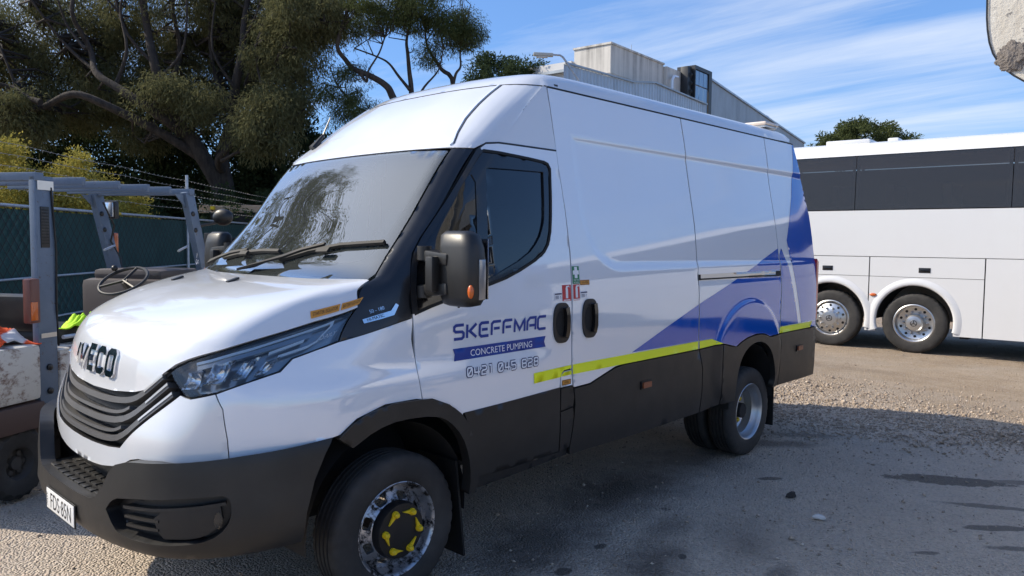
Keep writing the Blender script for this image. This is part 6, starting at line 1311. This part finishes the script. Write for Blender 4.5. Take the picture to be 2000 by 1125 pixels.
# ------------------------------------------------------------------ concrete truck standing to the right of the viewer (its white hopper reaches into the picture)
tk = empty('concrete_truck', (7.5, -9.2, 0), 0, 'dark blue concrete truck whose splashed white hopper hangs in the upper right corner', 'truck')
sw = Mt('splashed_white_paint', (.62, .58, .50), .75); sn = sw.noise(38, 6, .72); sw.color(sw.mix(sw.ramp(sn, [(.60, 0.), (.64, 1.)]), sw.mix(sw.ramp(sw.noise(2.4, 5, .6, None, (2.2, 2.2, .5)), [(.42, 0.), (.72, 1.)]), (.68, .65, .58), (.44, .38, .29)), (.20, .19, .18))); sw.bump(sn, .5, .01); SPL_ = sw.m
hsite = lambda k, z, o=0.: site(1.862+.82*k+.57*o, z, 3.064-.57*k+.82*o)      # the hopper's end plate, o = depth behind its face
hop = [(0, 3.6), (0, 2.66), (.002, 2.585), (.006, 2.54), (.014, 2.49), (.028, 2.445), (.048, 2.408), (.072, 2.378), (.10, 2.352), (.15, 2.315), (.26, 2.24), (.5, 2.16), (.8, 2.14), (1.1, 2.2), (1.1, 3.6)]
n = len(hop); V = [hsite(k, z) for k, z in hop]+[hsite(k, z, .014) for k, z in hop]; F = [tuple(range(n))[::-1], tuple(range(n, 2*n))]+[(i, (i+1) % n, (i+1) % n+n, i+n) for i in range(n)]
hp = mesh('hopper', V, F, SPL_, tk, False); hp.location = -tk.location
V = [hsite(max(k, .10)+.16, z+.12, .014) for k, z in hop]+[hsite(max(k, .10)+.75, z+.4, .5) for k, z in hop]; mesh('hopper_tub', V, F, SPL_, hp, False)
g = G(); V2, F = ribbon(hop[:12], .007); P3 = [hsite(k, z, -.004) for k, z in V2]; g.add(P3+[p+SF*.02 for p in P3], F); g.build('rim_edge', MT['grey'], hp, False)
bm = bmesh.new(); bmesh.ops.create_icosphere(bm, subdivisions=5, radius=1.); from mathutils import noise as mn
for v in bm.verts:
    k = 1+.28*mn.noise(v.co*2.2)+.16*mn.noise(v.co*7)+.09*mn.noise(v.co*19); v.co = hsite(.095+v.co.x*.055*k, 2.425+v.co.z*.055*k, v.co.y*.016*k)
me = bpy.data.meshes.new('concrete_splash'); bm.to_mesh(me); bm.free(); cs = Mt('set_concrete', (.20, .175, .155), .95); cs.bump(cs.noise(150, 5, .7), .8, .006); me.materials.append(cs.m); link('concrete_splash', me, hp)
DB = paint('dark_blue_paint', (.02, .05, .14), .3, .3, .15); rebase_t = []
def tp(name, g, mat, **k): o = g.build(name, mat, tk, **k); o.location = Vector((0, -2.6, 0))-tk.location; return o
g = G(); g.box((3.6, -7.8, 1.0), (9.6, -5.6, 1.35)); tp('chassis', g, LINER)
g = G(); g.box((4.2, -5.62, 1.35), (8.3, -5.56, 2.05), None, .02); sb_ = tp('side_board', g, DB); flat_text('lettering', 'Howcrete', .42, MT['white_print'], sb_, (6.2, -5.552, 1.55), (-1, 0, 0), (0, 0, 1), (0, 1, 0))
g = G(); g.lathe([(.0, 0), (.55, 0), (.9, .5), (1.15, 1.6), (1.15, 2.6), (.8, 3.9), (.45, 4.3), (0, 4.3)], 40, 'x', Matrix.Translation((4.0, -6.7, 2.6))); tp('mixing_drum', g, paint('drum_white', (.66, .65, .62), .4, .2, .4))
g = G(); g.box((8.6, -7.85, .9), (10.5, -5.55, 3.0), None, .12); tp('cab', g, DB); g = G(); g.box((8.9, -5.56, 1.95), (10.1, -5.53, 2.7), None, .03); tp('cab_window', g, MT['gloss'])
for x in (4.6, 5.9, 9.3):
    for y in (-7.6, -5.8): g = G(); g.lathe([(.25, -.15), (.48, -.15), (.52, -.1), (.52, .1), (.48, .15), (.25, .15)], 28, 'y', Matrix.Translation((x, y, .52))); tp('wheel', g, MT['rubber'])
g = G(); g.obox(tuple(site(2.7, 2.9, 3.3)), (4.1, -8.8, 2.9), .4, .3); g.obox((3.9, -9.2, 1.2), (3.9, -9.2, 3.2), .3, .3, (1, 0, 0)); tp('hopper_arm', g, GALV).location = -tk.location

# place the thing roots at their bases
rebase(van, (2.8, 0, 0))
